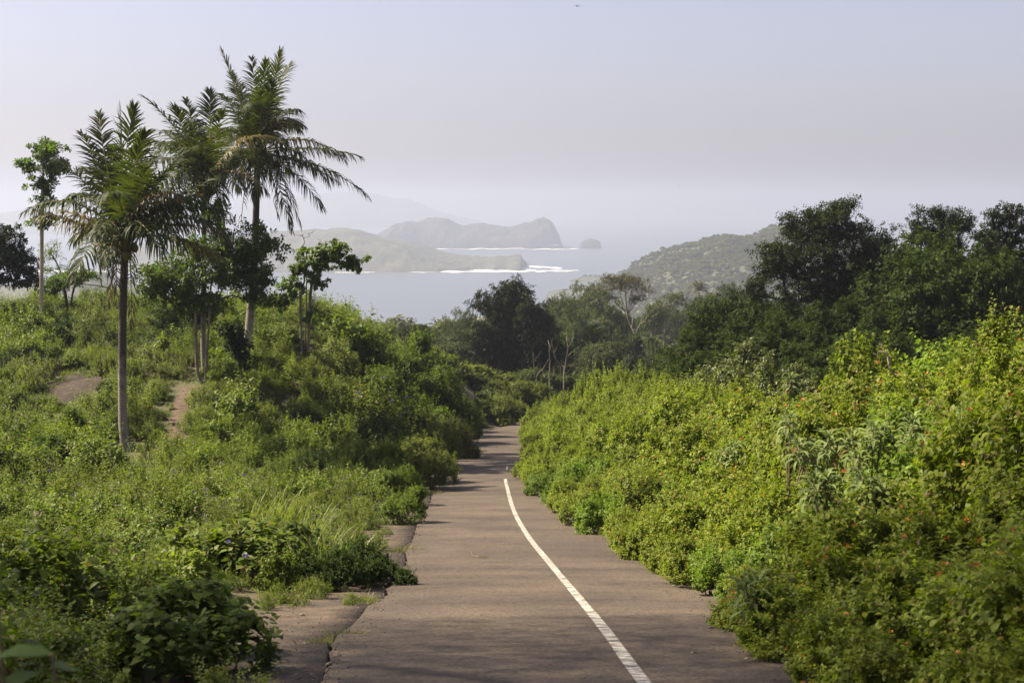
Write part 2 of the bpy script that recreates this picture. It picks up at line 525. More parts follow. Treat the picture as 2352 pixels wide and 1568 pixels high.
def asphalt_mat():
    m, nt, out = new_mat('asphalt')
    N = nt.nodes.new; Lk = nt.links.new
    tc = N('ShaderNodeTexCoord')
    n1 = N('ShaderNodeTexNoise'); n1.inputs['Scale'].default_value = 42; n1.inputs['Detail'].default_value = 6; n1.inputs['Roughness'].default_value = .85
    n2 = N('ShaderNodeTexNoise'); n2.inputs['Scale'].default_value = .55; n2.inputs['Detail'].default_value = 6
    mp = N('ShaderNodeMapping'); mp.inputs['Scale'].default_value = (.35, 1.6, 1)
    n3 = N('ShaderNodeTexNoise'); n3.inputs['Scale'].default_value = .9; n3.inputs['Detail'].default_value = 7; n3.inputs['Roughness'].default_value = .7
    for n in (n1, n2):
        Lk(tc.outputs['Object'], n.inputs['Vector'])
    Lk(tc.outputs['Object'], mp.inputs['Vector']); Lk(mp.outputs[0], n3.inputs['Vector'])
    c1 = N('ShaderNodeValToRGB')
    e = c1.color_ramp.elements
    e[0].position = .30; e[0].color = (.052, .039, .029, 1)
    e[1].position = .72; e[1].color = (.138, .112, .087, 1)
    Lk(n1.outputs['Fac'], c1.inputs['Fac'])
    c2 = N('ShaderNodeValToRGB')
    e = c2.color_ramp.elements
    e[0].position = .35; e[0].color = (.72, .70, .72, 1)
    e[1].position = .65; e[1].color = (1.12, 1.10, 1.04, 1)
    Lk(n2.outputs['Fac'], c2.inputs['Fac'])
    c3 = N('ShaderNodeValToRGB')
    e = c3.color_ramp.elements
    e[0].position = .40; e[0].color = (.80, .78, .78, 1)
    e[1].position = .55; e[1].color = (1.03, 1.03, 1.03, 1)
    Lk(n3.outputs['Fac'], c3.inputs['Fac'])
    m1 = N('ShaderNodeMix'); m1.data_type = 'RGBA'; m1.blend_type = 'MULTIPLY'; m1.inputs['Factor'].default_value = 1
    m2 = N('ShaderNodeMix'); m2.data_type = 'RGBA'; m2.blend_type = 'MULTIPLY'; m2.inputs['Factor'].default_value = .8
    Lk(c1.outputs[0], m1.inputs['A']); Lk(c2.outputs[0], m1.inputs['B'])
    Lk(m1.outputs['Result'], m2.inputs['A']); Lk(c3.outputs[0], m2.inputs['B'])
    vo = N('ShaderNodeTexVoronoi'); vo.inputs['Scale'].default_value = 34        # single stones of the aggregate
    Lk(tc.outputs['Object'], vo.inputs['Vector'])
    sv = N('ShaderNodeSeparateColor'); Lk(vo.outputs['Color'], sv.inputs[0])
    c4 = N('ShaderNodeValToRGB'); e = c4.color_ramp.elements
    e[0].position = .05; e[0].color = (.62, .60, .60, 1)
    e[1].position = .95; e[1].color = (1.30, 1.28, 1.24, 1)
    Lk(sv.outputs[0], c4.inputs['Fac'])
    m3 = N('ShaderNodeMix'); m3.data_type = 'RGBA'; m3.blend_type = 'MULTIPLY'; m3.inputs['Factor'].default_value = .85
    Lk(m2.outputs['Result'], m3.inputs['A']); Lk(c4.outputs[0], m3.inputs['B'])
    # hairline cracks running across the slab
    mc = N('ShaderNodeMapping'); mc.inputs['Scale'].default_value = (.22, .5, 1)
    nw = N('ShaderNodeTexNoise'); nw.inputs['Scale'].default_value = 1.4; nw.inputs['Detail'].default_value = 5
    Lk(tc.outputs['Object'], nw.inputs['Vector'])
    va = N('ShaderNodeMix'); va.data_type = 'RGBA'; va.inputs['Factor'].default_value = .30
    Lk(tc.outputs['Object'], mc.inputs['Vector']); Lk(mc.outputs[0], va.inputs['A']); Lk(nw.outputs['Color'], va.inputs['B'])
    vc = N('ShaderNodeTexVoronoi'); vc.feature = 'DISTANCE_TO_EDGE'; vc.inputs['Scale'].default_value = 1.3
    Lk(va.outputs['Result'], vc.inputs['Vector'])
    c5 = N('ShaderNodeValToRGB'); e = c5.color_ramp.elements
    e[0].position = .0; e[0].color = (.45, .42, .40, 1)
    e[1].position = .012; e[1].color = (1, 1, 1, 1)
    Lk(vc.outputs['Distance'], c5.inputs['Fac'])
    m4 = N('ShaderNodeMix'); m4.data_type = 'RGBA'; m4.blend_type = 'MULTIPLY'; m4.inputs['Factor'].default_value = .55
    Lk(m3.outputs['Result'], m4.inputs['A']); Lk(c5.outputs[0], m4.inputs['B'])
    p = N('ShaderNodeBsdfPrincipled'); p.inputs['Roughness'].default_value = .85; p.inputs['Specular IOR Level'].default_value = .25
    Lk(m4.outputs['Result'], p.inputs['Base Color'])
    bp = N('ShaderNodeBump'); bp.inputs['Strength'].default_value = .5; bp.inputs['Distance'].default_value = .012
    Lk(n1.outputs['Fac'], bp.inputs['Height']); Lk(bp.outputs[0], p.inputs['Normal'])
    Lk(p.outputs[0], out.inputs['Surface'])
    return m


def paint_mat():
    m, nt, out = new_mat('worn_paint')
    N = nt.nodes.new; Lk = nt.links.new
    tc = N('ShaderNodeTexCoord'); mp = N('ShaderNodeMapping'); mp.inputs['Scale'].default_value = (2.2, 5.5, 3)
    Lk(tc.outputs['Object'], mp.inputs['Vector'])
    n = N('ShaderNodeTexNoise'); n.inputs['Scale'].default_value = 2.6; n.inputs['Detail'].default_value = 8; n.inputs['Roughness'].default_value = .75
    Lk(mp.outputs[0], n.inputs['Vector'])
    cr = N('ShaderNodeValToRGB')
    e = cr.color_ramp.elements
    e[0].position = .465; e[0].color = (.12, .095, .072, 1)
    e[1].position = .555; e[1].color = (.50, .475, .41, 1)
    Lk(n.outputs['Fac'], cr.inputs['Fac'])
    p = N('ShaderNodeBsdfPrincipled'); p.inputs['Roughness'].default_value = .7
    Lk(cr.outputs[0], p.inputs['Base Color']); Lk(p.outputs[0], out.inputs['Surface'])
    return m


M['asphalt'] = asphalt_mat()
M['paint'] = paint_mat()
M['shoulder'] = noise_mat('shoulder_concrete', (.040, .028, .019), (.125, .088, .060), 3.5, bump=.8, bump_scale=24, c3=(.055, .042, .029), s3=.9, bump_dist=.02)


def ragged(Y):
    return .05 * fbm(Y, Y * 0 + 3.1, 1.1, 4, 11) * sstep(Y, 2, 6)


ry = np.concatenate([np.arange(-38, 4, .5), np.arange(4, 40, .08), np.arange(40, 100, .25), np.arange(100, 300, 1.0)])
g = Geo()
lx_ = xe_(ry) + ragged(ry)
rx_ = xl(ry) + 2.5 + .06 * fbm(ry, ry * 0, 1.3, 3, 4)
cols = np.linspace(0, 1, 9)
RV = []
for c in cols:
    x = lx_ * (1 - c) + rx_ * c
    RV.append(np.stack([x, ry, zr(ry) + .012 * np.sin(pi * c)], -1))
RV = np.stack(RV, 1)
n_, k_ = RV.shape[:2]
i = (np.arange(n_ - 1)[:, None] * k_ + np.arange(k_ - 1)[None]).ravel()
g.add(RV.reshape(-1, 3), np.stack([i, i + 1, i + k_ + 1, i + k_], 1))
for side in (0, k_ - 1):      # the broken edge of the slab
    top = RV[:, side]; bot = top.copy(); bot[:, 2] -= .12
    bot[:, 0] += (.02 if side == 0 else -.02)
    VV = np.stack([top, bot], 1).reshape(-1, 3)
    i = np.arange(n_ - 1) * 2
    g.add(VV, np.stack([i, i + 1, i + 3, i + 2], 1))
road = structure(link('road', g.mesh('road', [M['asphalt']])), 'narrow worn brown asphalt road winding downhill between bushes')


def strip(ya, yb, step, centre, wfun, lift):
    y = np.arange(ya, yb, step)
    cx = centre(y); w = wfun(y)
    dx = np.gradient(cx, y); nrm = np.sqrt(1 + dx * dx)
    ox = w * .5 / nrm; oy = -w * .5 * dx / nrm
    zc = lambda a, b: zr(b) + .012 + lift
    A = np.stack([cx - ox, y - oy, zc(cx, y - oy)], -1)
    B = np.stack([cx + ox, y + oy, zc(cx, y + oy)], -1)
    VV = np.stack([A, B], 1).reshape(-1, 3)
    i = np.arange(len(y) - 1) * 2
    return VV, np.stack([i, i + 1, i + 3, i + 2], 1)


lw = lambda y: .115 + .008 * fbm(y, y * 0 + 7, .25, 3, 6)
VV, FF = strip(-36, LINE_END, .07, xl, lw, .004)
link('painted_line', mesh_np('painted_line', VV, FF, M['paint']), road)
VV, FF = strip(LINE_MARK - 1.0, LINE_MARK + 1.4, .07, lambda y: xl(y) + .03, lambda y: .10 + .04 * fbm(y, y * 0 + 2, .3, 3, 9), .004)
link('painted_line', mesh_np('painted_line_rest', VV, FF, M['paint']), road)

# the concrete and dirt strip along the left edge, a little below the asphalt, parted from it by an open crack
sy = np.concatenate([np.arange(-38, 4, .5), np.arange(4, 40, .1), np.arange(40, 96, .3)])
gap = .022 + .032 * np.clip(fbm(sy, sy * 0 + 1.7, .7, 4, 21) + .2, 0, 1)
wid = 1.25 + .25 * fbm(sy, sy * 0 + 5, 3, 3, 14)
SV = []
for c in (0, .001, .33, .66, 1):
    x = xe_(sy) + ragged(sy) - gap - wid * c
    z = zr(sy) - .035 + .012 * fbm(x, sy, .8, 3, 8) + A_left(sy) * sstep(xe_(sy) - x, .9, 9.5)
    if c == 0:
        z = z - .12
    SV.append(np.stack([x, sy, z], -1))
SV = np.stack(SV, 1); n_, k_ = SV.shape[:2]
i = (np.arange(n_ - 1)[:, None] * k_ + np.arange(k_ - 1)[None]).ravel()
structure(link('road_shoulder', mesh_np('road_shoulder', SV.reshape(-1, 3), np.stack([i, i + k_, i + k_ + 1, i + 1], 1), M['shoulder'])),
          'brown concrete and dirt shoulder along the left road edge')

# dirt path climbing to the palm, and the bare patch on the slope
pp = [(392, 1062, 50.0), (388, 1040, 50.8), (396, 1005, 52.0), (404, 965, 54.2), (412, 935, 56.5), (430, 912, 58.5), (455, 905, 60)]
pY = np.array([p[2] for p in pp]); pX = np.array([colx(p[0], p[2]) for p in pp])
fx = pchip(pY, pX)
py_ = np.arange(pY[0], pY[-1], .2)
PV = []
for c in (-1, -.5, 0, .5, 1):
    x = fx(py_) + c * (.30 + .15 * sstep(py_, 55, 59) + .10 * fbm(py_, py_ * 0 + c, .8, 3, 3))
    PV.append(np.stack([x, py_, ground(x, py_) + .05 - .03 * abs(c)], -1))
PV = np.stack(PV, 1); n_, k_ = PV.shape[:2]
i = (np.arange(n_ - 1)[:, None] * k_ + np.arange(k_ - 1)[None]).ravel()
structure(link('dirt_path', mesh_np('dirt_path', PV.reshape(-1, 3), np.stack([i, i + 1, i + k_ + 1, i + k_], 1), M['path'], smooth=True)),
          'trodden reddish dirt path climbing to the broad leafy tree')
PC = (colx(152, 59.5), 59.5)
rr = np.linspace(0, 1, 7); aa = np.linspace(0, 2 * pi, 41)[:-1]
PV = [[PC[0], PC[1], ground(*PC) + .06]]
for r in rr[1:]:
    q = 1 + .22 * vnoise(np.cos(aa) * 3, np.sin(aa) * 3, 1, 4)
    x = PC[0] + np.cos(aa) * r * 1.35 * q; y = PC[1] + np.sin(aa) * r * 2.6 * q
    PV += list(np.stack([x, y, ground(x, y) + .06 + .06 * fbm(x, y, .6, 3, 2) - .05 * r ** 3], -1))
PV = np.array(PV); FF = [(0, 1 + j, 1 + (j + 1) % 40, 0) for j in range(40)]
for q in range(5):
    b = 1 + q * 40
    FF += [(b + j, b + 40 + j, b + 40 + (j + 1) % 40, b + (j + 1) % 40) for j in range(40)]
FF = np.array(FF); FF = np.concatenate([FF[:, :3], FF[40:][:, [0, 2, 3]]])
structure(link('bare_ground', mesh_np('bare_ground', PV, FF, M['patch'], smooth=True)), 'patch of bare dark brown dirt on the left slope')

# ------------------------------------------------------------------ sea, beach, islands and hills


def sea_mat():
    m, nt, out = new_mat('sea_water')
    N = nt.nodes.new; Lk = nt.links.new
    tc = N('ShaderNodeTexCoord'); mp = N('ShaderNodeMapping'); mp.inputs['Scale'].default_value = (.6, 1, 1)
    Lk(tc.outputs['Object'], mp.inputs['Vector'])
    p = N('ShaderNodeBsdfPrincipled'); p.inputs['Base Color'].default_value = (.075, .095, .120, 1)
    p.inputs['Roughness'].default_value = .32; p.inputs['IOR'].default_value = 1.33
    n1 = N('ShaderNodeTexNoise'); n1.inputs['Scale'].default_value = .02; n1.inputs['Detail'].default_value = 8; n1.inputs['Roughness'].default_value = .7
    Lk(mp.outputs[0], n1.inputs['Vector'])
    bp = N('ShaderNodeBump'); bp.inputs['Strength'].default_value = .5; bp.inputs['Distance'].default_value = 2.0
    Lk(n1.outputs['Fac'], bp.inputs['Height']); Lk(bp.outputs[0], p.inputs['Normal'])
    Lk(p.outputs[0], out.inputs['Surface'])
    return m


M['sea'] = sea_mat()
M['foam'] = noise_mat('sea_foam', (.55, .56, .56), (.85, .86, .85), .05, rough=.9, bump=0)
M['sand'] = noise_mat('beach_sand', (.42, .36, .28), (.58, .51, .41), .02, bump=0)
M['dry_land'] = noise_mat('dry_hill_cover', (.048, .056, .030), (.068, .070, .040), .008, bump=.3, bump_scale=.12, bump_dist=2)
M['far_land'] = noise_mat('far_hill_cover', (.030, .040, .018), (.085, .080, .040), .02, bump=.8, bump_scale=.12, bump_dist=4)
M['rock_land'] = noise_mat('island_cover', (.012, .016, .012), (.045, .044, .034), .012, bump=.9, bump_scale=.08, bump_dist=6)

V, F = grid(np.linspace(-14000, 14000, 15), np.concatenate([np.linspace(1180, 4000, 8), np.linspace(5000, 15000, 8)]), lambda x, y: x * 0 + SEA)
structure(link('sea', mesh_np('sea', V, F, M['sea'])), 'pale hazy sea of the wide bay')


def edge_x(y):
    return 60 * fbm(y, y * 0, 300, 2, 3)


V, F = grid(np.linspace(-900, -25, 40), np.linspace(1010, 1290, 12),
            lambda x, y: np.maximum(zr(y) + .5, SEA + .3 + 0 * x) + (1 - sstep(y, 1010, 1060)) * -4)
V[:, 1] += 30 * fbm(V[:, 0], V[:, 0] * 0, 250, 2, 8)
structure(link('beach', mesh_np('beach', V, F, M['sand'], smooth=True)), 'pale sand beach along the near shore of the bay')


def ridge(name, prof, Yf, depth, label, mat, zfoot=SEA - 2, nx=160, nf=26, nb=10, rough=.05, bump=3.0, power=.75, seed=0, scale=90):
    """a hill whose crest runs through the profile seen in the photograph; crest depth behind its front foot"""
    Yc = Yf + depth
    prof = np.array(prof, float)
    vx = np.linspace(prof[0, 0], prof[-1, 0], nx)
    vy = np.interp(vx, prof[:, 0], prof[:, 1])
    X = colx(vx, Yc)
    top = -(vy - HOR) / FV * Yc
    H = np.maximum(top - zfoot, 0)
    s = np.concatenate([np.linspace(0, 1, nf), 1 + np.linspace(0, 1, nb)[1:]])
    SS, XX = np.meshgrid(s, X, indexing='ij')
    HH = np.broadcast_to(H, SS.shape)
    q = np.where(SS <= 1, 1 - SS, (SS - 1))
    shape = np.clip(1 - q ** 2, 0, 1) ** power if power < 1 else (1 - sstep(q, 0, 1)) * .6 + .4 * (1 - q)
    YY = np.where(SS <= 1, Yf + SS * depth, Yc + (SS - 1) * depth * .9)
    # pull the flank in where the crest is low, so that the foot follows the shore
    frac = np.clip(HH / (H.max() * .35), .08, 1)
    YY = np.where(SS <= 1, Yc - (Yc - YY) * frac, YY)
    XX2 = XX * YY / Yc * .35 + XX * .65
    Z = zfoot + HH * shape
    amp = np.clip(HH / 30, 0, 1) * np.clip(q * 4, .0, 1)
    Z = Z + amp * H.max() * rough * fbm(XX2, YY, scale, 4, seed + 1)
    Z = Z + np.clip(HH / 12, 0, 1) * bump * fbm(XX2, YY * .8, scale * .16, 3, seed + 5)
    V = np.stack([XX2, YY, Z], -1).reshape(-1, 3)
    n = len(X); m = len(s)
    i = (np.arange(m - 1)[:, None] * n + np.arange(n - 1)[None]).ravel()
    F = np.stack([i, i + 1, i + n + 1, i + n], 1)
    o = structure(link(name, mesh_np(name, V, F, mat, smooth=True)), label)
    return o, V


def bezier_fill(pts):
    return pts


island, _ = ridge('island', [(840, 565), (868, 545), (905, 517), (935, 509), (962, 513), (1000, 508), (1030, 508), (1062, 520), (1090, 513), (1130, 517),
                   (1170, 519), (1200, 514), (1216, 511), (1232, 505), (1246, 505), (1262, 514), (1275, 530), (1284, 548), (1290, 562), (1296, 569)],
      4130, 160, 'dark hazy island with a steep humped right end far across the bay', M['rock_land'], nx=320, seed=2, rough=.20, bump=2.5, power=.45, scale=120)
islet, _ = ridge('islet', [(1329, 569), (1334, 556), (1344, 550), (1356, 547), (1368, 549), (1377, 555), (1381, 569)],
      4125, 60, 'small dome shaped islet right of the island', M['rock_land'], nx=60, seed=4, rough=.04, bump=1.0, power=.45, scale=40)
headland, HV = ridge('headland', [(300, 560), (420, 552), (520, 545), (640, 533), (700, 529), (740, 528), (800, 527), (832, 529), (870, 543), (905, 553), (930, 556), (965, 566), (1000, 577),
                     (1040, 586), (1085, 592), (1120, 592), (1140, 589), (1165, 590), (1185, 586), (1196, 586), (1203, 600), (1210, 606), (1214, 618)],
      2610, 330, 'low hazy headland running out into the bay behind the palms', M['far_land'], nx=340, seed=6, rough=.08, bump=2.2, power=.6, scale=110)
far_coast, _ = ridge('far_coast', [(560, 452), (640, 444), (700, 452), (800, 441), (860, 444), (905, 455), (940, 458), (975, 470), (1000, 484), (1060, 498), (1110, 512), (1140, 526)],
      8200, 600, 'faint far coast hills almost lost in the haze', M['far_land'], nx=120, seed=8, rough=.05, bump=3, power=.6, scale=300)
far_coast2, _ = ridge('far_coast', [(-700, 470), (-250, 468), (-60, 482), (10, 492), (60, 484), (100, 474), (160, 470), (240, 478), (330, 486), (430, 492), (520, 510), (580, 540)],
      6200, 500, 'faint far mountains at the left edge behind the slim tree', M['far_land'], nx=140, seed=9, rough=.05, bump=3, power=.6, scale=260)
near_hill, _ = ridge('coast_hill', [(-500, 640), (-200, 652), (0, 660), (90, 655), (150, 640), (200, 628), (225, 624), (245, 628), (270, 645), (300, 668), (340, 690)],
      1320, 220, 'low dark wooded hill on the shore behind the left trees', M['far_land'], nx=160, seed=12, rough=.06, bump=2.5, power=.7, scale=60)
right_hill, RHV = ridge('ridge_hill', [(1250, 719), (1290, 696), (1340, 673), (1362, 660), (1420, 640), (1452, 613), (1490, 590), (1530, 568), (1560, 563), (1590, 556), (1625, 545), (1650, 541),
                     (1672, 542), (1700, 546), (1740, 534), (1770, 522), (1795, 515), (1830, 512), (1900, 522), (1980, 545), (2060, 575), (2200, 610), (2500, 630), (2900, 650)],
      860, 760, 'hazy wooded ridge sloping down to the bay on the right', M['dry_land'], zfoot=-121.5, nx=420, nf=90, seed=15, rough=.10, bump=3.0, power=2, scale=140)


def foam_strip(vx0, vx1, vyf, h0, h1, seed, label, n=140):
    """a band of surf lying on the water; rows vyf(vx), height in rows from h0 to h1 by noise"""
    vx = np.linspace(vx0, vx1, n)
    mid = np.array([vyf(v) for v in vx])
    w = h0 + (h1 - h0) * np.clip(.5 + .7 * fbm(vx, vx * 0 + seed, 26, 4, seed), 0, 1)
    w = w * np.clip(np.minimum(vx - vx0, vx1 - vx) / 12, .05, 1)
    off = 1.2 * fbm(vx, vx * 0 + 2, 30, 3, seed + 3)
    A = []; B = []
    for v, m_, w_, o_ in zip(vx, mid, w, off):
        for lst, row in ((A, m_ + o_ - w_ * .5), (B, m_ + o_ + w_ * .5)):
            Y = -SEA * FV / (row - HOR)
            lst.append((colx(v, Y), Y, SEA + .6))
    VV = np.stack([np.array(A), np.array(B)], 1).reshape(-1, 3)
    i = np.arange(n - 1) * 2
    o = link('surf', mesh_np('surf', VV, np.stack([i, i + 1, i + 3, i + 2], 1), M['foam']))
    o['kind'] = 'stuff'; o['label'] = label
    return o


foam_strip(60, 1218, lambda v: 623.5, 1.2, 4.6, 3, 'white surf line along the foot of the headland', 300)
foam_strip(1080, 1330, lambda v: 620.5 + 1.5 * (v > 1230), 1.4, 4.2, 5, 'white breakers trailing right of the headland tip', 90)
foam_strip(1206, 1292, lambda v: 611 + .06 * (v - 1206), 2.2, 5.6, 8, 'patch of white foam behind the headland tip', 60)
foam_strip(985, 1330, lambda v: 571.5, .5, 2.0, 10, 'thin white surf at the foot of the island', 160)
foam_strip(720, 1010, lambda v: 499.5, .3, .7, 12, 'faint surf line of the far coast', 60)

# ------------------------------------------------------------------ plants: generators


def lobes_surface(R, H, nl, n, rng, lr=.42, low=.0):
    """points and outward normals on a heap of round lobes filling a dome of radius R and height H"""
    c = []
    for j in range(nl):
        a = rng.uniform(0, 2 * pi); q = math.sqrt(rng.uniform(0, 1)) * (1 - lr * .75)
        h = rng.uniform(.05 + low, 1) * math.sqrt(max(0, 1 - q * q)) * (1 - lr * .6)
        c.append((q * cos(a), q * sin(a), max(h, lr * .3)))
    c = np.array(c); r = lr * rng.uniform(.7, 1.15, nl)
    P = []; Nn = []; got = 0
    while got < n:
        k = n * 2
        i = rng.integers(0, nl, k)
        d = rnd_dirs(k, rng); d[:, 2] = np.abs(d[:, 2]) * .9 + d[:, 2] * .1
        p = c[i] + d * r[i][:, None]
        dist = np.linalg.norm(p[:, None] - c[None], axis=2) / r[None]
        dist[np.arange(k), i] = 9
        ok = (dist.min(1) > .86) & (p[:, 2] > .02)
        P.append(p[ok]); Nn.append(d[ok]); got += ok.sum()
    P = np.concatenate(P)[:n]; Nn = np.concatenate(Nn)[:n]
    return P * np.array([R, R, H]), norm(Nn / np.array([R, R, H]))


def shrub_proto(name, R, H, nl, nsh, k, leaf, mat, seed, kind='q', sl=.38, spread=1.0, droop=.2, fwd=.5, upb=.45, poke=.08, stems=10,
                flowers=0, fmat=None, fsize=.022, lr=.42, fold=.35, grav=.15, stem_mat='stem', low=0., up=.7, curl=.15):
    rng = np.random.default_rng(seed)
    P, Nn = lobes_surface(R, H, nl, nsh, rng, lr, low)
    P[:, 2] *= H * .97 / np.percentile(P[:, 2], 98)
    d = norm(Nn * .7 + UP * upb + rng.normal(0, .3, P.shape))
    Ls = sl * min(R, H) * rng.uniform(.7, 1.3, nsh)
    pk = rng.random(nsh) < poke
    Ls[pk] *= 1.7
    d[pk] = norm(d[pk] + UP * .6)
    base = P - d * (Ls * np.where(pk, .4, .75))[:, None]
    p, dd, nn, sz = shoot_leaves(base, d, Ls, k, rng, spread, droop, .15, fwd, grav, up)
    V, F = leaf_geo(p, dd, nn, leaf[0] * sz, leaf[1] * sz, kind, fold, curl)
    V[:, 2] = np.maximum(V[:, 2], -.25)
    out = {'foliage': Geo().add(V, F).mesh(name + '_foliage', [M[mat]])}
    sg = Geo()
    for j in range(stems):
        tgt = P[rng.integers(0, nsh)] * .85
        b = np.array([rng.normal(0, R * .12), rng.normal(0, R * .12), -.15])
        mid = (b + tgt) * .5 + np.array([0, 0, .12 * H]) + rng.normal(0, .06 * R, 3)
        V, F = polytube([b, mid, tgt], np.array([.022, .015, .006]) * max(R, .6), 4)
        sg.add(V, F)
    out['stem'] = sg.mesh(name + '_stem', [M[stem_mat]])
    if flowers:
        q = rng.integers(0, nsh, flowers)
        tip = base[q] + d[q] * (Ls[q] * 1.02)[:, None]; tip[:, 2] -= droop * Ls[q]
        a = rng.uniform(0, 2 * pi, (flowers, 9)); el = rng.uniform(.1, 1.2, (flowers, 9))
        df = np.stack([np.cos(a) * np.cos(el), np.sin(a) * np.cos(el), np.sin(el)], -1)
        pf = (tip[:, None] + df * fsize * .5).reshape(-1, 3)
        V, F = leaf_geo(pf, (df + rng.normal(0, .3, df.shape)).reshape(-1, 3), np.tile(UP, (len(pf), 1)) + rng.normal(0, .3, pf.shape), fsize, fsize * .9, 'q', .2, .1)
        out['blossom'] = Geo().add(V, F).mesh(name + '_blossom', [M[fmat]])
    return out


def put(proto, name, loc, rz, s, label, cat, group, sz=None):
    o = thing(name, label, cat, loc, group, rz)
    o.scale = (s, s, sz or s)
    for part, me in proto.items():
        c = link(part, me, o)
        if part == 'blossom':
            c['kind'] = 'stuff'
    return o


def grow(trunks, targets, rng, r_tip=.012, r_trunk=.2, attach=.45, sag=.1, jit=.08, sub=3):
    """branches from trunk polylines to the target points; returns frustum arrays"""
    pos = []; par = []; ok = []
    for t in trunks:
        t = np.asarray(t, float)
        n = len(t)
        for j in range(n):
            pos.append(t[j]); par.append(len(pos) - 2 if j else -1); ok.append(j / (n - 1) >= attach)
    nt = len(pos)
    root = np.mean([t[int(attach * (len(t) - 1))] for t in trunks], axis=0)
    order = np.argsort(np.linalg.norm(targets - root, axis=1))
    tips = []
    for q in order:
        T = targets[q]
        P = np.array(pos); dv = T - P; dist = np.linalg.norm(dv, axis=1)
        cost = dist + np.where(dv[:, 2] < 0, -dv[:, 2] * 1.2, 0) + np.where(np.array(ok), 0, 1e6)
        j = int(np.argmin(cost)); prev = j; D = dist[j]
        for s in range(1, sub + 1):
            f = s / sub
            p = pos[j] * (1 - f) + T * f
            if s < sub:
                p = p + np.array([0, 0, sag * D * sin(pi * f)]) + rng.normal(0, jit * D, 3)
            pos.append(p); par.append(prev); ok.append(True); prev = len(pos) - 1
        tips.append(prev)
    pos = np.array(pos); par = np.array(par)
    r = np.zeros(len(pos)); kids = np.bincount(par[par >= 0], minlength=len(pos))
    acc = np.where(kids == 0, r_tip ** 2.2, 0.0)
    for i in range(len(pos) - 1, 0, -1):
        if par[i] >= 0:
            acc[par[i]] += acc[i]
    r = acc ** (1 / 2.2)
    sc = r_trunk / max(r[0], 1e-6)
    r = np.maximum(r * (sc if sc < 1 else 1 + (sc - 1) * np.clip(r / r[0], 0, 1)), r_tip * .6)
    # trunks keep a steady taper
    i0 = 0
    for t in trunks:
        n = len(t); f = np.linspace(0, 1, n)
        r[i0:i0 + n] = np.maximum(r[i0:i0 + n], r_trunk * (1 - .65 * f))
        r[i0] *= 1.25
        i0 += n
    c = np.where(par >= 0)[0]
    return pos, par, r, c, tips


def smooth_poly(pts, n=9):
    pts = np.asarray(pts, float)
    t = np.linspace(0, 1, len(pts)); tt = np.linspace(0, 1, n)
    return np.stack([pchip(t, pts[:, k])(tt) for k in range(3)], -1) if len(pts) > 2 else pts[0] + (pts[1] - pts[0]) * tt[:, None]


def ell_points(ells, n, rng, shell=.45):
    """points in a set of ellipsoids (centre, radii), denser near their skins"""
    w = np.array([np.prod(e[1]) ** (2 / 3) for e in ells]); w = w / w.sum()
    i = rng.choice(len(ells), n, p=w)
    d = rnd_dirs(n, rng) * (rng.random(n) ** shell)[:, None]
    C = np.array([e[0] for e in ells]); Rr = np.array([e[1] for e in ells])
    return C[i] + d * Rr[i], norm(d / Rr[i] + 1e-6)


def make_tree(trunks, ells, n_t, mat, leaf, rng, bark='bark', r_trunk=.2, nsh=6, k=10, sl=.5, kind='q', attach=.45, spread=1., droop=.2, fwd=.5,
              grav=.15, upb=.3, shell=.45, sag=.1, clump=.25, r_tip=.012, extra_bare=0, up=.7, fold=.35, jit=.08, sides=5):
    """trunk mesh and crown mesh in coordinates relative to the base"""
    T, out = ell_points(ells, n_t, rng, shell)
    pos, par, r, c, tips = grow(trunks, T, rng, r_tip, r_trunk, attach, sag, jit)
    V, F = tube_geo(pos[par[c]], pos[c], np.minimum(r[par[c]], r[c] * 1.35), r[c], sides)
    tg = Geo().add(V, F)
    n = n_t * nsh
    base = np.repeat(T, nsh, 0) + rng.normal(0, clump, (n, 3)) * np.array([1, 1, .6])
    d = norm(np.repeat(out, nsh, 0) * .6 + rng.normal(0, .6, (n, 3)) + UP * upb)
    Ls = sl * rng.uniform(.6, 1.3, n)
    p, dd, nn, s = shoot_leaves(base - d * (Ls * .4)[:, None], d, Ls, k, rng, spread, droop, .1, fwd, grav, up)
    V, F = leaf_geo(p, dd, nn, leaf[0] * s, leaf[1] * s, kind, fold)
    return tg, Geo().add(V, F)


def tree(name, label, base, trunks, ells, n_t, mat, leaf, seed, group=None, cat='tree', bark='bark', **kw):
    """trunks and ellipsoids in world coordinates"""
    rng = np.random.default_rng(seed)
    base = np.asarray(base, float)
    tr = [np.asarray(t, float) - base for t in trunks]
    el = [(np.asarray(e[0], float) - base, np.asarray(e[1], float)) for e in ells]
    tg, cg = make_tree(tr, el, n_t, mat, leaf, rng, bark, **kw)
    o = thing(name, label, cat, base, group)
    link('trunk', tg.mesh(name + '_trunk', [M[bark]], True), o)
    link('crown', cg.mesh(name + '_crown', [M[mat]]), o)
    return o


def ell(vx, vy, Y, rx, ry, rd=None):
    """ellipsoid from the photograph: centre pixel, distance, radii in pixels (depth defaults to the wider)"""
    s = Y / FV
    return (at(vx, vy, Y), np.array([rx * s, (rd if rd is not None else rx) * s, ry * s]))


def gpt(vx, Y, dz=0.0):
    x = colx(vx, Y)
    return np.array([x, Y, float(ground(x, Y)) + dz])


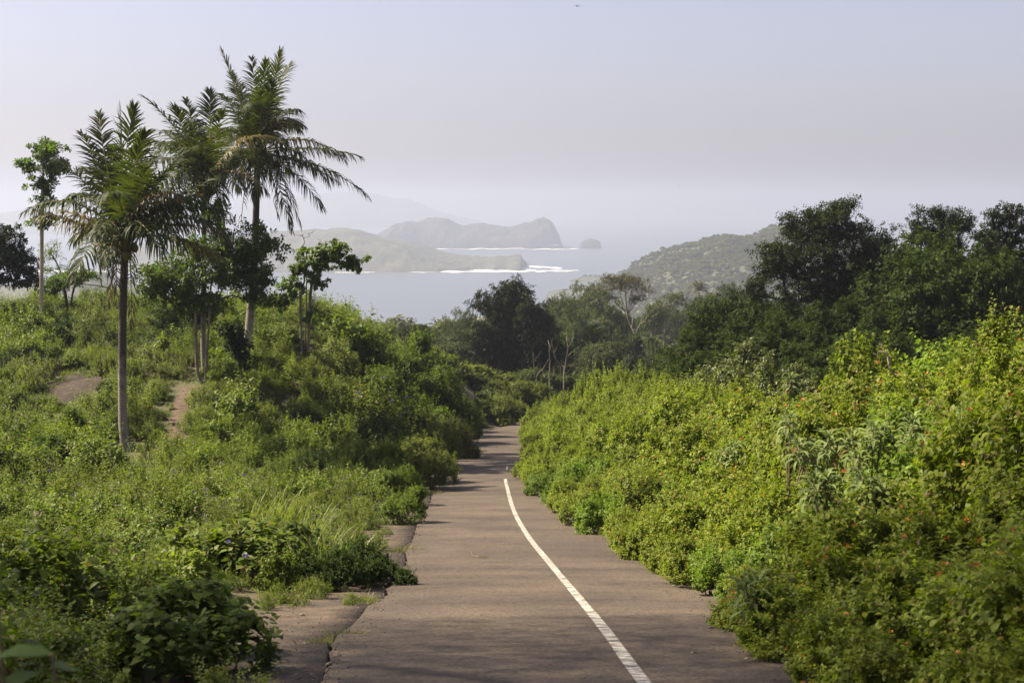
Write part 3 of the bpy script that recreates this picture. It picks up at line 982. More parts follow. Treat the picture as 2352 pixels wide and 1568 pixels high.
def scatter(name, label, protos, P, rot, scl, idx, kind='stuff'):
    """ground cover: one object whose geometry nodes set the plant meshes on its points"""
    coll = bpy.data.collections.new(name + '_plants')
    for j, (me) in enumerate(protos):
        coll.objects.link(bpy.data.objects.new('%s_%02d' % (name, j), me))
    me = bpy.data.meshes.new(name)
    me.vertices.add(len(P)); me.vertices.foreach_set('co', np.ascontiguousarray(P, np.float32).ravel())
    for an, ty, arr in (('rot', 'FLOAT_VECTOR', rot), ('scl', 'FLOAT_VECTOR', scl), ('idx', 'INT', idx)):
        a = me.attributes.new(an, ty, 'POINT')
        if ty == 'INT':
            a.data.foreach_set('value', np.ascontiguousarray(arr, np.int32))
        else:
            a.data.foreach_set('vector', np.ascontiguousarray(arr, np.float32).ravel())
    o = link(name, me)
    o['kind'] = kind; o['label'] = label
    ng = bpy.data.node_groups.new(name, 'GeometryNodeTree')
    ng.interface.new_socket('Geometry', in_out='INPUT', socket_type='NodeSocketGeometry')
    ng.interface.new_socket('Geometry', in_out='OUTPUT', socket_type='NodeSocketGeometry')
    N = ng.nodes.new; Lk = ng.links.new
    gi = N('NodeGroupInput'); go = N('NodeGroupOutput')
    ip = N('GeometryNodeInstanceOnPoints'); ci = N('GeometryNodeCollectionInfo')
    ci.inputs['Collection'].default_value = coll
    ci.inputs['Separate Children'].default_value = True
    ci.inputs['Reset Children'].default_value = True
    ip.inputs['Pick Instance'].default_value = True

    def na(nm, ty):
        a = N('GeometryNodeInputNamedAttribute'); a.data_type = ty; a.inputs['Name'].default_value = nm
        return a.outputs['Attribute']
    Lk(gi.outputs[0], ip.inputs['Points']); Lk(ci.outputs[0], ip.inputs['Instance'])
    Lk(na('idx', 'INT'), ip.inputs['Instance Index'])
    er = N('FunctionNodeEulerToRotation')
    Lk(na('rot', 'FLOAT_VECTOR'), er.inputs[0]); Lk(er.outputs[0], ip.inputs['Rotation'])
    Lk(na('scl', 'FLOAT_VECTOR'), ip.inputs['Scale'])
    Lk(ip.outputs[0], go.inputs[0])
    md = o.modifiers.new('plants', 'NODES'); md.node_group = ng
    return o

# ------------------------------------------------------------------ coconut palms


def frond_geo(P0, P1, P2, n, rng, leaf=1.0, hang=.5, width=.05, broken=.0, side_gap=(), thick=.035, t_start=.14, seg=3):
    """rachis along a quadratic curve, leaflets in two rows hanging by gravity"""
    t = np.linspace(0, 1, 15)[:, None]
    R = P0 * (1 - t) ** 2 + 2 * P1 * t * (1 - t) + P2 * t * t
    rg = polytube(R, thick * (1 - .88 * t[:, 0]) + .003, 4)
    tt = np.linspace(t_start, 1.0, n)
    tt = np.concatenate([tt, tt]); sg = np.repeat([1., -1.], n)
    keep = rng.random(2 * n) > broken
    for _ in range(3):      # leaflets torn out by the wind
        g0 = rng.uniform(.2, .95)
        keep &= ~((np.abs(tt - g0) < rng.uniform(.01, .03)) & (sg == rng.choice([-1., 1.])))
    tt = tt[keep]; sg = sg[keep]
    tt = np.clip(tt + rng.normal(0, .004, len(tt)), 0, 1)
    q = tt[:, None]
    B = P0 * (1 - q) ** 2 + 2 * P1 * q * (1 - q) + P2 * q * q
    T = norm(2 * (1 - q) * (P1 - P0) + 2 * q * (P2 - P1))
    side = np.cross(T, UP); sl = np.linalg.norm(side, axis=1, keepdims=True)
    fixed = norm(np.cross(norm(P1 - P0)[None], np.array([[rng.normal(), rng.normal(), .3]])))
    side = norm(np.where(sl > .25, side, fixed * .7 + side))
    upv = norm(np.cross(side, T))
    f = (tt - t_start) / (1 - t_start)
    ln = 1.25 * leaf * np.clip(.40 + 2.6 * f * (1 - f) + .2, .25, 1.0) * (1 - .35 * f ** 3) * rng.uniform(.8, 1.1, len(tt))
    fw = .40 + .45 * f + 2.4 * f ** 6 + rng.normal(0, .16, len(tt))
    D = norm(side * sg[:, None] + T * fw[:, None] + upv * (.18 + rng.normal(0, .16, len(tt)))[:, None])
    hg = hang * rng.uniform(.4, 1.5, len(tt)) + .10
    pts = [B]; cur = B; dd = D
    for s in range(seg):
        cur = cur + dd * (ln / seg)[:, None]
        pts.append(cur)
        dd = norm(dd + np.array([0, 0, -1.]) * (hg * .75)[:, None] + rng.normal(0, .05, D.shape))
    Wd = norm(np.cross(D, upv + rng.normal(0, .25, D.shape)))
    prof = [.6, 1.0, .75, .06]
    V = []
    for s in range(seg + 1):
        w = width * prof[s] * .5
        V += [pts[s] - Wd * w, pts[s] + Wd * w]
    V = np.stack(V, 1); m = V.shape[1]
    i = np.arange(len(tt))[:, None] * m
    F = np.concatenate([i + np.array([[2 * s, 2 * s + 1, 2 * s + 3, 2 * s + 2]]) for s in range(seg)])
    return rg, (V.reshape(-1, 3), F)


def palm_bark():
    m, nt, out = new_mat('palm_bark')
    N = nt.nodes.new; Lk = nt.links.new
    tc = N('ShaderNodeTexCoord')
    n1 = N('ShaderNodeTexNoise'); n1.inputs['Scale'].default_value = 2.2; n1.inputs['Detail'].default_value = 8; n1.inputs['Roughness'].default_value = .7
    mp = N('ShaderNodeMapping'); mp.inputs['Scale'].default_value = (1, 1, .8)
    Lk(tc.outputs['Object'], mp.inputs['Vector']); Lk(mp.outputs[0], n1.inputs['Vector'])
    # pale lichen covers the foot of the trunk and breaks up into blotches higher up
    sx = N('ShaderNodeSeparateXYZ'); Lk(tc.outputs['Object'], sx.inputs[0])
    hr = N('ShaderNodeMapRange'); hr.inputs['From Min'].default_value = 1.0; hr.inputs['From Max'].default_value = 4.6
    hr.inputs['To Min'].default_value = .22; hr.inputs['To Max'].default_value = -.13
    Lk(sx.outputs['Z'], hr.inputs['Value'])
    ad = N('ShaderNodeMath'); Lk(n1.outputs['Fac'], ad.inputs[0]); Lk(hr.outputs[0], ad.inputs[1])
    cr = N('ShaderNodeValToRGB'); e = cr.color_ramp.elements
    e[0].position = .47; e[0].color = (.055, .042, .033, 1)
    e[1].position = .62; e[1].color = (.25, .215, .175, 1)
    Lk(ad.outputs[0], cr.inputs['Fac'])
    wv = N('ShaderNodeTexWave'); wv.bands_direction = 'Z'; wv.inputs['Scale'].default_value = 4.2; wv.inputs['Distortion'].default_value = 5.0
    wv.inputs['Detail'].default_value = 3; wv.inputs['Detail Scale'].default_value = 2
    Lk(tc.outputs['Object'], wv.inputs['Vector'])
    mx = N('ShaderNodeMix'); mx.data_type = 'RGBA'; mx.blend_type = 'MULTIPLY'; mx.inputs['Factor'].default_value = .4
    Lk(cr.outputs[0], mx.inputs['A']); Lk(wv.outputs['Color'], mx.inputs['B'])
    p = N('ShaderNodeBsdfPrincipled'); p.inputs['Roughness'].default_value = .85
    Lk(mx.outputs['Result'], p.inputs['Base Color'])
    bp = N('ShaderNodeBump'); bp.inputs['Strength'].default_value = .4; bp.inputs['Distance'].default_value = .02
    Lk(wv.outputs['Fac'], bp.inputs['Height']); Lk(bp.outputs[0], p.inputs['Normal'])
    Lk(p.outputs[0], out.inputs['Surface'])
    return m


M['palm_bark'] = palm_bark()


def palm(label, base_px, path_px, Y, crown_px, tips, seed, r0=.21, r1=.13, dead=(), nuts=6, spear=1, Lmax=4.6):
    rng = np.random.default_rng(seed)
    bx = colx(base_px[0], Y)
    base = np.array([bx, Y, float(ground(bx, Y)) - .1])
    o = thing('coconut_palm', label, 'palm tree', base)
    C = at(crown_px[0], crown_px[1], Y) - base
    pts = [np.zeros(3)] + [at(a, b, Y) - base for a, b in path_px] + [C]
    pts = smooth_poly(pts, 46)
    f = np.linspace(0, 1, 46)
    rad = r0 + (r1 - r0) * f ** .7
    rad[:5] *= np.array([1.35, 1.22, 1.12, 1.06, 1.02])
    rad = rad * (1 + .012 * (np.arange(46) % 2))
    V, F = polytube(pts, rad, 10, bumps=.02, rng=rng)
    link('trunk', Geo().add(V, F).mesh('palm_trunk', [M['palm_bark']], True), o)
    # brown fibre and old leaf bases round the heart
    fg = Geo()
    for j in range(26):
        a = rng.uniform(0, 2 * pi); z0 = rng.uniform(-.75, -.05)
        d = np.array([cos(a), sin(a), 0])
        p0 = C + np.array([0, 0, z0]) + d * .08
        p2 = C + np.array([0, 0, z0 + rng.uniform(.25, .7)]) + d * rng.uniform(.3, .6)
        V, F = polytube([p0, (p0 + p2) / 2 + d * .06, p2], [.09, .07, .03], 5)
        fg.add(V, F)
    link('crown_shaft', fg.mesh('palm_crown_shaft', [M['fibre']], True), o)
    for j in range(nuts):
        a = j * 2.2 + rng.uniform(0, .8)
        c = C + np.array([cos(a) * .32, sin(a) * .32, -.38 - .12 * (j % 3)])
        u = np.linspace(0, pi, 7); w = np.linspace(0, 2 * pi, 9)[:-1]
        V = np.array([[.13 * sin(p_) * cos(q_), .13 * sin(p_) * sin(q_), .16 * cos(p_)] for p_ in u for q_ in w]) + c
        F = np.array([(r_ * 8 + s_, r_ * 8 + (s_ + 1) % 8, (r_ + 1) * 8 + (s_ + 1) % 8, (r_ + 1) * 8 + s_) for r_ in range(6) for s_ in range(8)])
        link('coconut', Geo().add(V, F).mesh('coconut', [M['coconut']], True), o)
    for tip in tips:
        tx, ty, arch, hang = tip[:4]
        dy = tip[4] if len(tip) > 4 else None
        mat = tip[5] if len(tip) > 5 else 'palm'
        T = at(tx, ty, Y) - base
        ch = np.linalg.norm(T - C)
        L = max(Lmax * rng.uniform(.9, 1.05), ch)
        if dy is None:
            dy = math.sqrt(max(L * L - ch * ch, 0)) * .8 * rng.choice([-1, 1])
        if dy:
            T = at(tx, ty, Y + dy) - base
        D = T - C; Lc = np.linalg.norm(D)
        P1 = C + D * .5 + UP * arch * Lc + rng.normal(0, .04 * Lc, 3)
        rg, lf = frond_geo(C + norm(D) * .1, P1, T, int(50 * min(1.15, Lc / 4)) + 8, rng, leaf=(.70 if D[2] > .55 * Lc else .98) * min(1, Lc / 4 + .1), hang=hang * (.55 if D[2] > .55 * Lc else 1.35), width=.062,
                           broken=.10 if mat == 'palm' else .2)
        gg = Geo().add(*rg, 1).add(*lf, 0)
        link('frond', gg.mesh('palm_frond', [M[mat], M['rachis']]), o)
    for j in range(9):      # the shaggy skirt of older fronds
        a = j * 2.4 + rng.uniform(-.3, .3); e = rng.uniform(-.3, .75)
        D = np.array([cos(a) * cos(e), sin(a) * cos(e), sin(e)]) * Lmax * rng.uniform(.62, .85)
        rg, lf = frond_geo(C + norm(D) * .1, C + D * .5 + UP * .24 * Lmax * rng.uniform(.7, 1.2), C + D - UP * .1 * Lmax, 52, rng, leaf=.9, hang=rng.uniform(1.0, 1.7), width=.06, broken=.12)
        link('frond', Geo().add(*rg, 1).add(*lf, 0).mesh('palm_frond', [M['palm' if j % 5 else 'palm_old'], M['rachis']]), o)
    for (tx, ty, dy, sx) in dead:      # dead fronds hanging beside the trunk
        T = at(tx, ty, Y + dy) - base
        P1 = C + np.array([sx, dy * .8, .35])
        rg, lf = frond_geo(C - UP * .3, P1, T, 34, rng, leaf=.5, hang=1.6, width=.05, broken=.45)
        link('dead_frond', Geo().add(*rg, 1).add(*lf, 0).mesh('dead_frond', [M['palm_dead'], M['fibre']]), o)
    return o


def zt(zx, zy, *r):     # reads the enlarged crop of the palms
    return (zx * .396, zy * .396 + 94.1) + r


P1c = (288, 545)
palm('left coconut palm with a bare pale trunk standing in front of the others', (284, 1058), [(282, 960), (281, 800), (284, 660)], 49.5, P1c,
     [zt(470, 535, .10, .5), zt(575, 425, .06, .35), zt(700, 400, .0, .3), zt(840, 540, .25, .5, -1.0), zt(775, 390, .04, .3), zt(490, 735, .28, .9),
      zt(330, 690, .16, .7, .6), zt(190, 972, .05, 1.1, .2, 'palm_old'), zt(360, 985, .14, .9, -1.5, 'palm_old'), zt(420, 900, .35, 1.0, 1.8),
      zt(1010, 570, .14, .5, .8), zt(1090, 690, .16, .6, -.8), zt(1120, 620, .16, .6, 1.2), zt(1225, 810, .16, .6, .5), zt(1180, 900, .2, .8, -.6), zt(1200, 1100, .2, .9, 1.0), zt(1300, 985, .22, .8, .3), zt(1160, 1030, .22, .9, -2.0),
      zt(1290, 1255, .22, 1.0, .8, 'palm_old'), zt(1060, 1200, .30, 1.0, -2.4), zt(940, 1230, .4, 1.1, -3.2), zt(560, 1120, .4, 1.0, -3.0),
      zt(640, 640, .06, .4, 1.6), zt(900, 650, .12, .45, 2.2), zt(800, 620, .05, .4, -1.6), 
      zt(820, 860, .25, .8, 3.8), zt(640, 880, .25, .8, -3.8), zt(850, 740, .1, .5, -2.6)],
     21, r0=.18, r1=.125, dead=[(252, 700, .3, -.5), (303, 770, -.2, .25), (232, 625, .2, -.9), (268, 690, -.3, -.3)], nuts=7)
palm('middle coconut palm rising through the broad leafy tree', (470, 912), [(467, 800), (468, 640)], 60.5, (470, 420),
     [zt(830, 322, .10, .4, .5), zt(1012, 385, .10, .4), zt(1080, 345, .05, .35), zt(1215, 295, .02, .3), zt(1290, 410, .06, .35), zt(960, 520, .16, .6),
      zt(900, 700, .22, .7), zt(905, 870, .3, .9), zt(1000, 960, .35, 1.0), zt(1330, 560, .12, .5), zt(1380, 720, .2, .6), zt(1400, 860, .28, .9),
      zt(1280, 980, .35, 1.0), zt(1140, 980, .35, 1.0, -2.8), zt(1120, 480, .04, .35, 2.0), zt(1180, 560, .06, .4, -2.6), zt(1080, 620, .1, .5, -2.8), 
      zt(1030, 760, .25, .8, -3.4), zt(1260, 800, .25, .8, -3.4)],
     22, r0=.135, r1=.10, nuts=5, Lmax=4.6, dead=[(520, 640, .4, .8)])
palm('tallest coconut palm with ragged crown and long fronds drooping right', (566, 800), [(574, 730), (584, 600)], 66.5, (592, 352),
     [zt(1290, 62, .02, .3), zt(1345, 190, .06, .45), zt(1460, 108, .02, .35), zt(1545, 120, .0, .3), zt(1625, 66, .03, .35), zt(1692, 128, .10, .6), zt(1722, 398, .20, .7),
      zt(1752, 490, .3, .9), zt(2082, 668, .13, .75, .4), zt(2130, 898, .22, .7, .2), zt(1866, 965, .22, .7, -1.0), zt(1740, 1052, .36, .8, -.6, 'palm_old'),
      zt(1690, 1085, .4, .9, 1.6), zt(1275, 310, .12, .5), zt(1230, 520, .2, .6), zt(1225, 800, .3, .9), zt(1380, 790, .4, 1.0, -3.4), zt(1180, 880, .3, .9, 1.0),
      zt(1400, 260, .05, .4, 2.2), zt(1520, 300, .02, .4, -2.4), zt(1620, 330, .08, .5, 2.4), zt(1440, 420, .1, .5, -3.2), zt(1640, 600, .25, .8, -3.2),
      zt(1580, 240, .04, .4, -1.8), zt(1950, 810, .22, .8, 1.6), zt(1480, 900, .35, 1.1, -3.2), zt(1680, 760, .3, .9, 2.8)],
     23, r0=.23, r1=.15, nuts=6, Lmax=5.2, dead=[(545, 640, .5, -.7), (640, 500, -.6, .7)])

# ------------------------------------------------------------------ trees of the left slope
Ys = 72.0
b = gpt(93, Ys, -.1)
tree('slim_tree', 'slim tall tree with bare pale trunk and tufts of leaves at the far left', b,
     [smooth_poly([b, at(95, 640, Ys), at(96, 500, Ys), at(98, 420, Ys), at(100, 350, Ys)], 12)],
     [ell(60, 378, Ys, 45, 13), ell(105, 345, Ys, 45, 22), ell(125, 385, Ys, 36, 22), ell(98, 425, Ys, 32, 18), ell(97, 463, Ys, 28, 14), ell(100, 511, Ys, 30, 14)],
     95, 'treeleaf', (.26, .11), 31, bark='bark_pale', r_trunk=.105, nsh=4, k=11, sl=.3, kind='o', attach=.5, spread=1.1, fwd=.6, upb=.4, clump=.14, shell=.7)
Ys = 74.0
b = gpt(-40, Ys, -.1)
tree('dark_tree', 'dark round crowned tree cut by the left picture edge', b,
     [smooth_poly([b, at(-25, 680, Ys), at(-10, 640, Ys), at(0, 600, Ys)], 8)],
     [ell(5, 590, Ys, 62, 62), ell(45, 610, Ys, 42, 44), ell(-60, 600, Ys, 70, 70), ell(-10, 550, Ys, 50, 42), ell(70, 640, Ys, 22, 18)],
     190, 'edge_tree', (.2, .12), 32, bark='bark_dark', r_trunk=.2, nsh=6, k=11, sl=.45, kind='q', attach=.4, clump=.2)
Ys = 84.0
b = gpt(118, Ys, -.1)
tree('airy_tree', 'thin crooked tree with sparse pale foliage behind the slim trunk', b,
     [smooth_poly([b, at(122, 650, Ys), at(140, 630, Ys), at(128, 600, Ys), at(112, 575, Ys)], 10)],
     [ell(118, 575, Ys, 26, 22), ell(148, 620, Ys, 24, 16), ell(105, 618, Ys, 16, 18)], 46, 'feather', (.14, .05), 33, bark='bark_dark', r_trunk=.06, nsh=4, k=9, sl=.5, attach=.3, clump=.2, shell=.6)
Ys = 78.0
b = gpt(160, Ys, -.1)
tree('low_tree', 'low spreading dark leaved tree beside the slim trunk', b,
     [smooth_poly([b, at(168, 668, Ys), at(176, 650, Ys)], 6), smooth_poly([b, at(148, 665, Ys), at(140, 650, Ys)], 6)],
     [ell(150, 645, Ys, 46, 17), ell(185, 632, Ys, 30, 12), ell(120, 658, Ys, 25, 12)], 80, 'treeleaf', (.2, .09), 34, bark='bark_dark', r_trunk=.06, nsh=5, k=10, sl=.4, attach=.2, clump=.18)
Ys = 86.0
b = gpt(262, Ys, -.1)
tree('leaning_tree', 'leaning tree with long bare branches reaching left behind the left palm', b,
     [smooth_poly([b, at(262, 690, Ys), at(252, 664, Ys), at(215, 655, Ys), at(180, 652, Ys)], 12), smooth_poly([b, at(258, 660, Ys), at(248, 620, Ys), at(244, 600, Ys)], 10)],
     [ell(200, 628, Ys, 26, 9), ell(228, 640, Ys, 20, 8), ell(240, 600, Ys, 24, 14), ell(176, 640, Ys, 16, 12), ell(262, 570, Ys, 24, 22)], 46, 'feather', (.13, .05), 35, bark='bark_dark', r_trunk=.05, nsh=4, k=8, sl=.45, attach=.4, clump=.15, shell=.8)

Ys = 60.0
b = gpt(463, Ys, -.1)
tree('branching_tree', 'broad leafy tree on slim pale stems beside the dirt path', b,
     [smooth_poly([b, at(452, 840, Ys), at(449, 740, Ys), at(452, 660, Ys), at(440, 600, Ys)], 12),
      smooth_poly([b + np.array([.12, 0, 0]), at(474, 830, Ys), at(481, 730, Ys), at(485, 650, Ys), at(520, 600, Ys)], 12)],
     [ell(385, 625, Ys, 75, 42), ell(345, 660, Ys, 45, 26), ell(430, 655, Ys, 70, 34), ell(520, 610, Ys, 80, 50), ell(585, 630, Ys, 50, 46), ell(470, 580, Ys, 80, 45),
      ell(610, 560, Ys, 55, 45), ell(560, 560, Ys, 50, 45), ell(410, 700, Ys, 40, 14), ell(470, 690, Ys, 50, 18), ell(600, 680, Ys, 35, 24), ell(490, 500, Ys, 50, 40)],
     330, 'treeleaf', (.22, .10), 36, bark='bark', r_trunk=.07, nsh=5, k=10, sl=.38, kind='o', attach=.55, spread=1.1, fwd=.6, clump=.2, shell=.6)
Ys = 70.0
b = gpt(706, Ys, -.1)
tree('broad_leaf_tree', 'small crooked tree with heart shaped leaves right of the palms', b,
     [smooth_poly([b, at(712, 690, Ys), at(716, 650, Ys), at(722, 615, Ys)], 9), smooth_poly([b - np.array([.3, 0, 0]), at(690, 690, Ys), at(700, 640, Ys), at(690, 610, Ys)], 9)],
     [ell(735, 590, Ys, 48, 30), ell(770, 575, Ys, 32, 22), ell(815, 600, Ys, 34, 20), ell(790, 615, Ys, 26, 14), ell(690, 612, Ys, 40, 22), ell(668, 655, Ys, 34, 20), ell(655, 690, Ys, 26, 22),
      ell(725, 640, Ys, 30, 18), ell(710, 715, Ys, 18, 14)],
     125, 'treeleaf', (.21, .17), 37, bark='bark', r_trunk=.075, nsh=4, k=9, sl=.32, kind='h', attach=.35, spread=1.0, grav=.55, clump=.15, shell=.7, r_tip=.009)


def bare_tree(label, base, targets, trunk, bark, seed, r_trunk, group=None, r_tip=.008, name='bare_tree', jit=.1, attach=.4):
    rng = np.random.default_rng(seed)
    base = np.asarray(base, float)
    T = np.array(targets) - base
    pos, par, r, c, tips = grow([np.asarray(trunk) - base], T, rng, r_tip, r_trunk, attach, .03, jit, 4)
    V, F = tube_geo(pos[par[c]], pos[c], np.minimum(r[par[c]], r[c] * 1.3), r[c], 5)
    o = thing(name, label, 'tree', base, group)
    link('trunk', Geo().add(V, F).mesh('bare_trunk', [M[bark]], True), o)
    return o


Ys = 71.0
b = gpt(700, Ys, -.1)
bare_tree('leafless grey twigs rising above the heart leaved tree', b, [at(x, y, Ys + q) for x, y, q in
          [(668, 535, 0), (655, 560, .3), (690, 540, -.2), (705, 545, .2), (730, 548, 0), (760, 555, .3), (775, 545, .1), (745, 560, -.3), (676, 575, .3), (640, 575, 0), (720, 530, .2)]],
          smooth_poly([b, at(704, 650, Ys), at(705, 600, Ys), at(703, 575, Ys)], 9), 'stem', 38, .035)


def drawn_tree(label, Y, lines, bark, seed, name='bare_tree', group=None):
    """bare branches drawn one by one: (pixels, start radius, end radius)"""
    rng = np.random.default_rng(seed)
    p0 = lines[0][0][0]
    base = gpt(p0[0], Y, 0); base[2] = min(base[2], at(p0[0], p0[1], Y)[2])
    o = thing(name, label, 'tree', base, group)
    for q, (px, r0, r1) in enumerate(lines):
        r0 *= .62; r1 *= .62
        pts = [at(x, y, Y + (rng.uniform(-.3, .3) if k else 0)) - base for k, (x, y) in enumerate(px)]
        if q == 0:
            pts = [np.zeros(3)] + pts
        P = smooth_poly(pts, 12) + np.concatenate([np.zeros((1, 3)), rng.normal(0, .025, (11, 3))])
        link('trunk' if q == 0 else 'branch', Geo().add(*polytube(P, np.linspace(r0, r1, 12), 6)).mesh('bare_branch', [M[bark]], True), o)
    return o


# dead pale trees in front of the bamboo
drawn_tree('pale dead tree with forked bare branches in front of the bamboo', 112,
           [([(1296, 862), (1297, 845), (1301, 825), (1303, 800), (1300, 770)], .10, .025), ([(1297, 846), (1285, 835), (1276, 822), (1272, 808), (1268, 790)], .07, .02),
            ([(1272, 810), (1279, 800), (1283, 785)], .035, .015), ([(1276, 822), (1266, 800), (1258, 786)], .035, .012), ([(1302, 818), (1318, 806), (1334, 792)], .04, .012),
            ([(1303, 800), (1312, 788), (1317, 775)], .035, .012), ([(1297, 858), (1312, 848), (1330, 842)], .04, .012), ([(1297, 862), (1318, 856), (1336, 852)], .035, .012)], 'bark', 41)
drawn_tree('thin grey dead stem left of the forked dead tree', 114,
           [([(1262, 864), (1263, 835), (1262, 805), (1259, 782)], .08, .03), ([(1262, 806), (1266, 790), (1268, 778)], .03, .012), ([(1260, 795), (1250, 786), (1244, 782)], .03, .012)], 'bark', 42)
drawn_tree('leaning pale dead branch crossing before the dark bamboo', 113,
           [([(1233, 866), (1247, 845), (1262, 825)], .07, .025), ([(1229, 866), (1226, 835), (1224, 810)], .06, .015), ([(1228, 830), (1236, 818), (1240, 808)], .03, .01),
            ([(1252, 866), (1244, 845), (1234, 828), (1226, 822)], .06, .02)], 'bark', 43)
drawn_tree('bare pale fork rising behind the dead trees', 120, [([(1362, 840), (1361, 822), (1350, 805), (1342, 796)], .05, .02), ([(1361, 822), (1372, 808), (1378, 800)], .035, .015)], 'bark', 46)
Yb = 205.0
b = gpt(1455, Yb, -.2)
fork = at(1442, 722, Yb)
tree('umbrella_tree', 'flat topped umbrella shaped tree standing above the valley trees', b,
     [np.concatenate([smooth_poly([b, at(1450, 765, Yb), fork], 5), smooth_poly([fork, at(1441 + (vx - 1441) * .35, 700, Yb + q * .4), at(vx, vy, Yb + q)], 6)[1:]])
      for vx, vy, q in [(1380, 668, .5), (1400, 658, -1.5), (1418, 652, 1.5), (1435, 648, -.5), (1452, 650, 1.8), (1468, 656, -1.4), (1486, 668, .4)]],
     [ell(1430, 650, Yb, 62, 17), ell(1386, 668, Yb, 30, 12), ell(1478, 668, Yb, 30, 12), ell(1400, 684, Yb, 26, 8), ell(1462, 686, Yb, 26, 8), ell(1412, 640, Yb, 36, 10), ell(1448, 640, Yb, 34, 10)],
     290, 'umbrella', (.27, .11), 44, bark='bark', r_trunk=.085, nsh=4, k=8, sl=.6, attach=.75, clump=.32, shell=.6, r_tip=.012, sag=.0, jit=.04)
Yb = 198.0
b = gpt(1458, Yb, -.2)
drawn_tree('pale leafless tree below the umbrella shaped tree', 198,
           [([(1456, 808), (1459, 785), (1457, 768), (1450, 750), (1443, 735), (1438, 715)], .17, .05), ([(1457, 770), (1466, 752), (1474, 735)], .09, .03), ([(1450, 752), (1453, 735), (1450, 715)], .08, .03),
            ([(1444, 738), (1436, 728), (1430, 722)], .05, .02), ([(1458, 788), (1446, 782), (1434, 780)], .06, .02), ([(1459, 786), (1470, 780), (1480, 774)], .06, .02), ([(1470, 744), (1480, 736), (1486, 726)], .05, .02)], 'bark_pale', 45)

# ------------------------------------------------------------------ bamboo
rng = np.random.default_rng(50)
Yb = 128.0
bb = gpt(1205, Yb, -.2)
bam = thing('bamboo_clump', 'tall feathery dark bamboo clump in the middle of the valley', 'bamboo', bb)
tips_px = [(1105, 672), (1120, 700), (1090, 690), (1140, 665), (1160, 650), (1180, 640), (1186, 655), (1205, 660), (1215, 690), (1150, 690), (1235, 700), (1255, 720), (1270, 745), (1085, 740), (1110, 750),
           (1130, 720), (1175, 680), (1195, 720), (1230, 740), (1280, 780), (1100, 790), (1075, 770), (1150, 750), (1250, 770), (1060, 800), (1300, 800)]
BV = []; BD = []
for (tx, ty) in tips_px:
    q = rng.uniform(-1.6, 1.6)
    T = at(tx, ty, Yb + q) - bb
    s0 = np.array([rng.normal(0, .6), rng.normal(0, .6), 0])
    P1 = s0 + (T - s0) * np.array([.25, .25, .85])
    t = np.linspace(0, 1, 11)[:, None]
    R = s0 * (1 - t) ** 2 + 2 * P1 * t * (1 - t) + T * t * t
    V, F = polytube(R, .045 * (1 - .85 * t[:, 0]), 5)
    link('culm', Geo().add(V, F).mesh('bamboo_culm', [M['stem']], True), bam)
    for s in np.linspace(.35, 1, 17):
        p = s0 * (1 - s) ** 2 + 2 * P1 * s * (1 - s) + T * s * s
        for _ in range(9):
            BV.append(p + rng.normal(0, .42 - .25 * s, 3)); BD.append(norm(rng.normal(0, 1, 3) * np.array([1, 1, .5]) + np.array([0, 0, -.1])))
BV = np.array(BV); BD = np.array(BD)
p, dd, nn, s = shoot_leaves(BV, BD, rng.uniform(.4, .9, len(BV)), 9, rng, .7, .45, .2, .9, .5)
V, F = leaf_geo(p, dd, nn, .55 * s, .075 * s, 'q', .25, .3)
link('foliage', Geo().add(V, F).mesh('bamboo_foliage', [M['bamboo']]), bam)

# ------------------------------------------------------------------ prototypes of shrubs and weeds
LAN = [shrub_proto('lantana%d' % j, 1.0, 1.15, 9 + j, 540, 17, (.086, .060), 'lantana', 100 + j, 'l', sl=.36, flowers=20, fmat='orange', fsize=.026, lr=.40, poke=.1, stems=14)
       for j in range(4)]
LAN2 = [shrub_proto('hedge_mix%d' % j, 1.0, 1.15, 8 + j, 420, 15, (.105, .066), 'lantana2', 105 + j, 'l', sl=.42, lr=.42, poke=.14, stems=14, grav=.3) for j in range(2)]
LTALL = [shrub_proto('tall_lantana%d' % j, 1.1, 2.6, 15, 900, 17, (.080, .056), 'lantana', 115 + j, 'l', sl=.34, lr=.34, flowers=14, fmat='orange', fsize=.026, poke=.16, stems=16) for j in range(2)]
LFAR = [shrub_proto('thicket_shrub%d' % j, 1.3, 1.5, 11, 560, 18, (.105, .070), 'lantana', 110 + j, 'q', sl=.34, lr=.38, stems=8) for j in range(3)]
SHR = [shrub_proto('slope_shrub%d' % j, 1.4, 2.0, 13, 700, 17, (.135, .068), 'shrub', 120 + j, 'q', sl=.34, lr=.36, stems=10, poke=.12) for j in range(4)]
FEA = [shrub_proto('feathery_shrub%d' % j, .9, 1.5, 9, 460, 20, (.095, .036), 'feather', 130 + j, 'q', sl=.5, lr=.34, upb=.9, poke=.25, stems=10) for j in range(3)]
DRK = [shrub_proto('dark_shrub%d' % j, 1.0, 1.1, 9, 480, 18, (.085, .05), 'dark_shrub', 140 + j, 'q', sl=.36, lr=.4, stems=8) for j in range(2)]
OLV = [shrub_proto('olive_shrub%d' % j, 1.8, 2.0, 14, 640, 18, (.15, .075), 'olive', 150 + j, 'q', sl=.3, lr=.34, stems=8, poke=.12) for j in range(3)]
VAL = [shrub_proto('valley_shrub%d' % j, 2.6, 3.6, 16, 720, 18, (.26, .13), 'valley', 160 + j, 'q', sl=.26, lr=.32, stems=8, poke=.12) for j in range(3)]
FOR = [shrub_proto('forest_thicket%d' % j, 2.6, 4.2, 20, 1050, 19, (.19, .10), 'forest', 170 + j, 'q', sl=.26, lr=.30, stems=10, poke=.12, droop=.35) for j in range(3)]


def top_z(vy, Y):
    return -(vy - HOR) / FV * Y


ROT = lambda: RNG.uniform(0, 2 * pi)


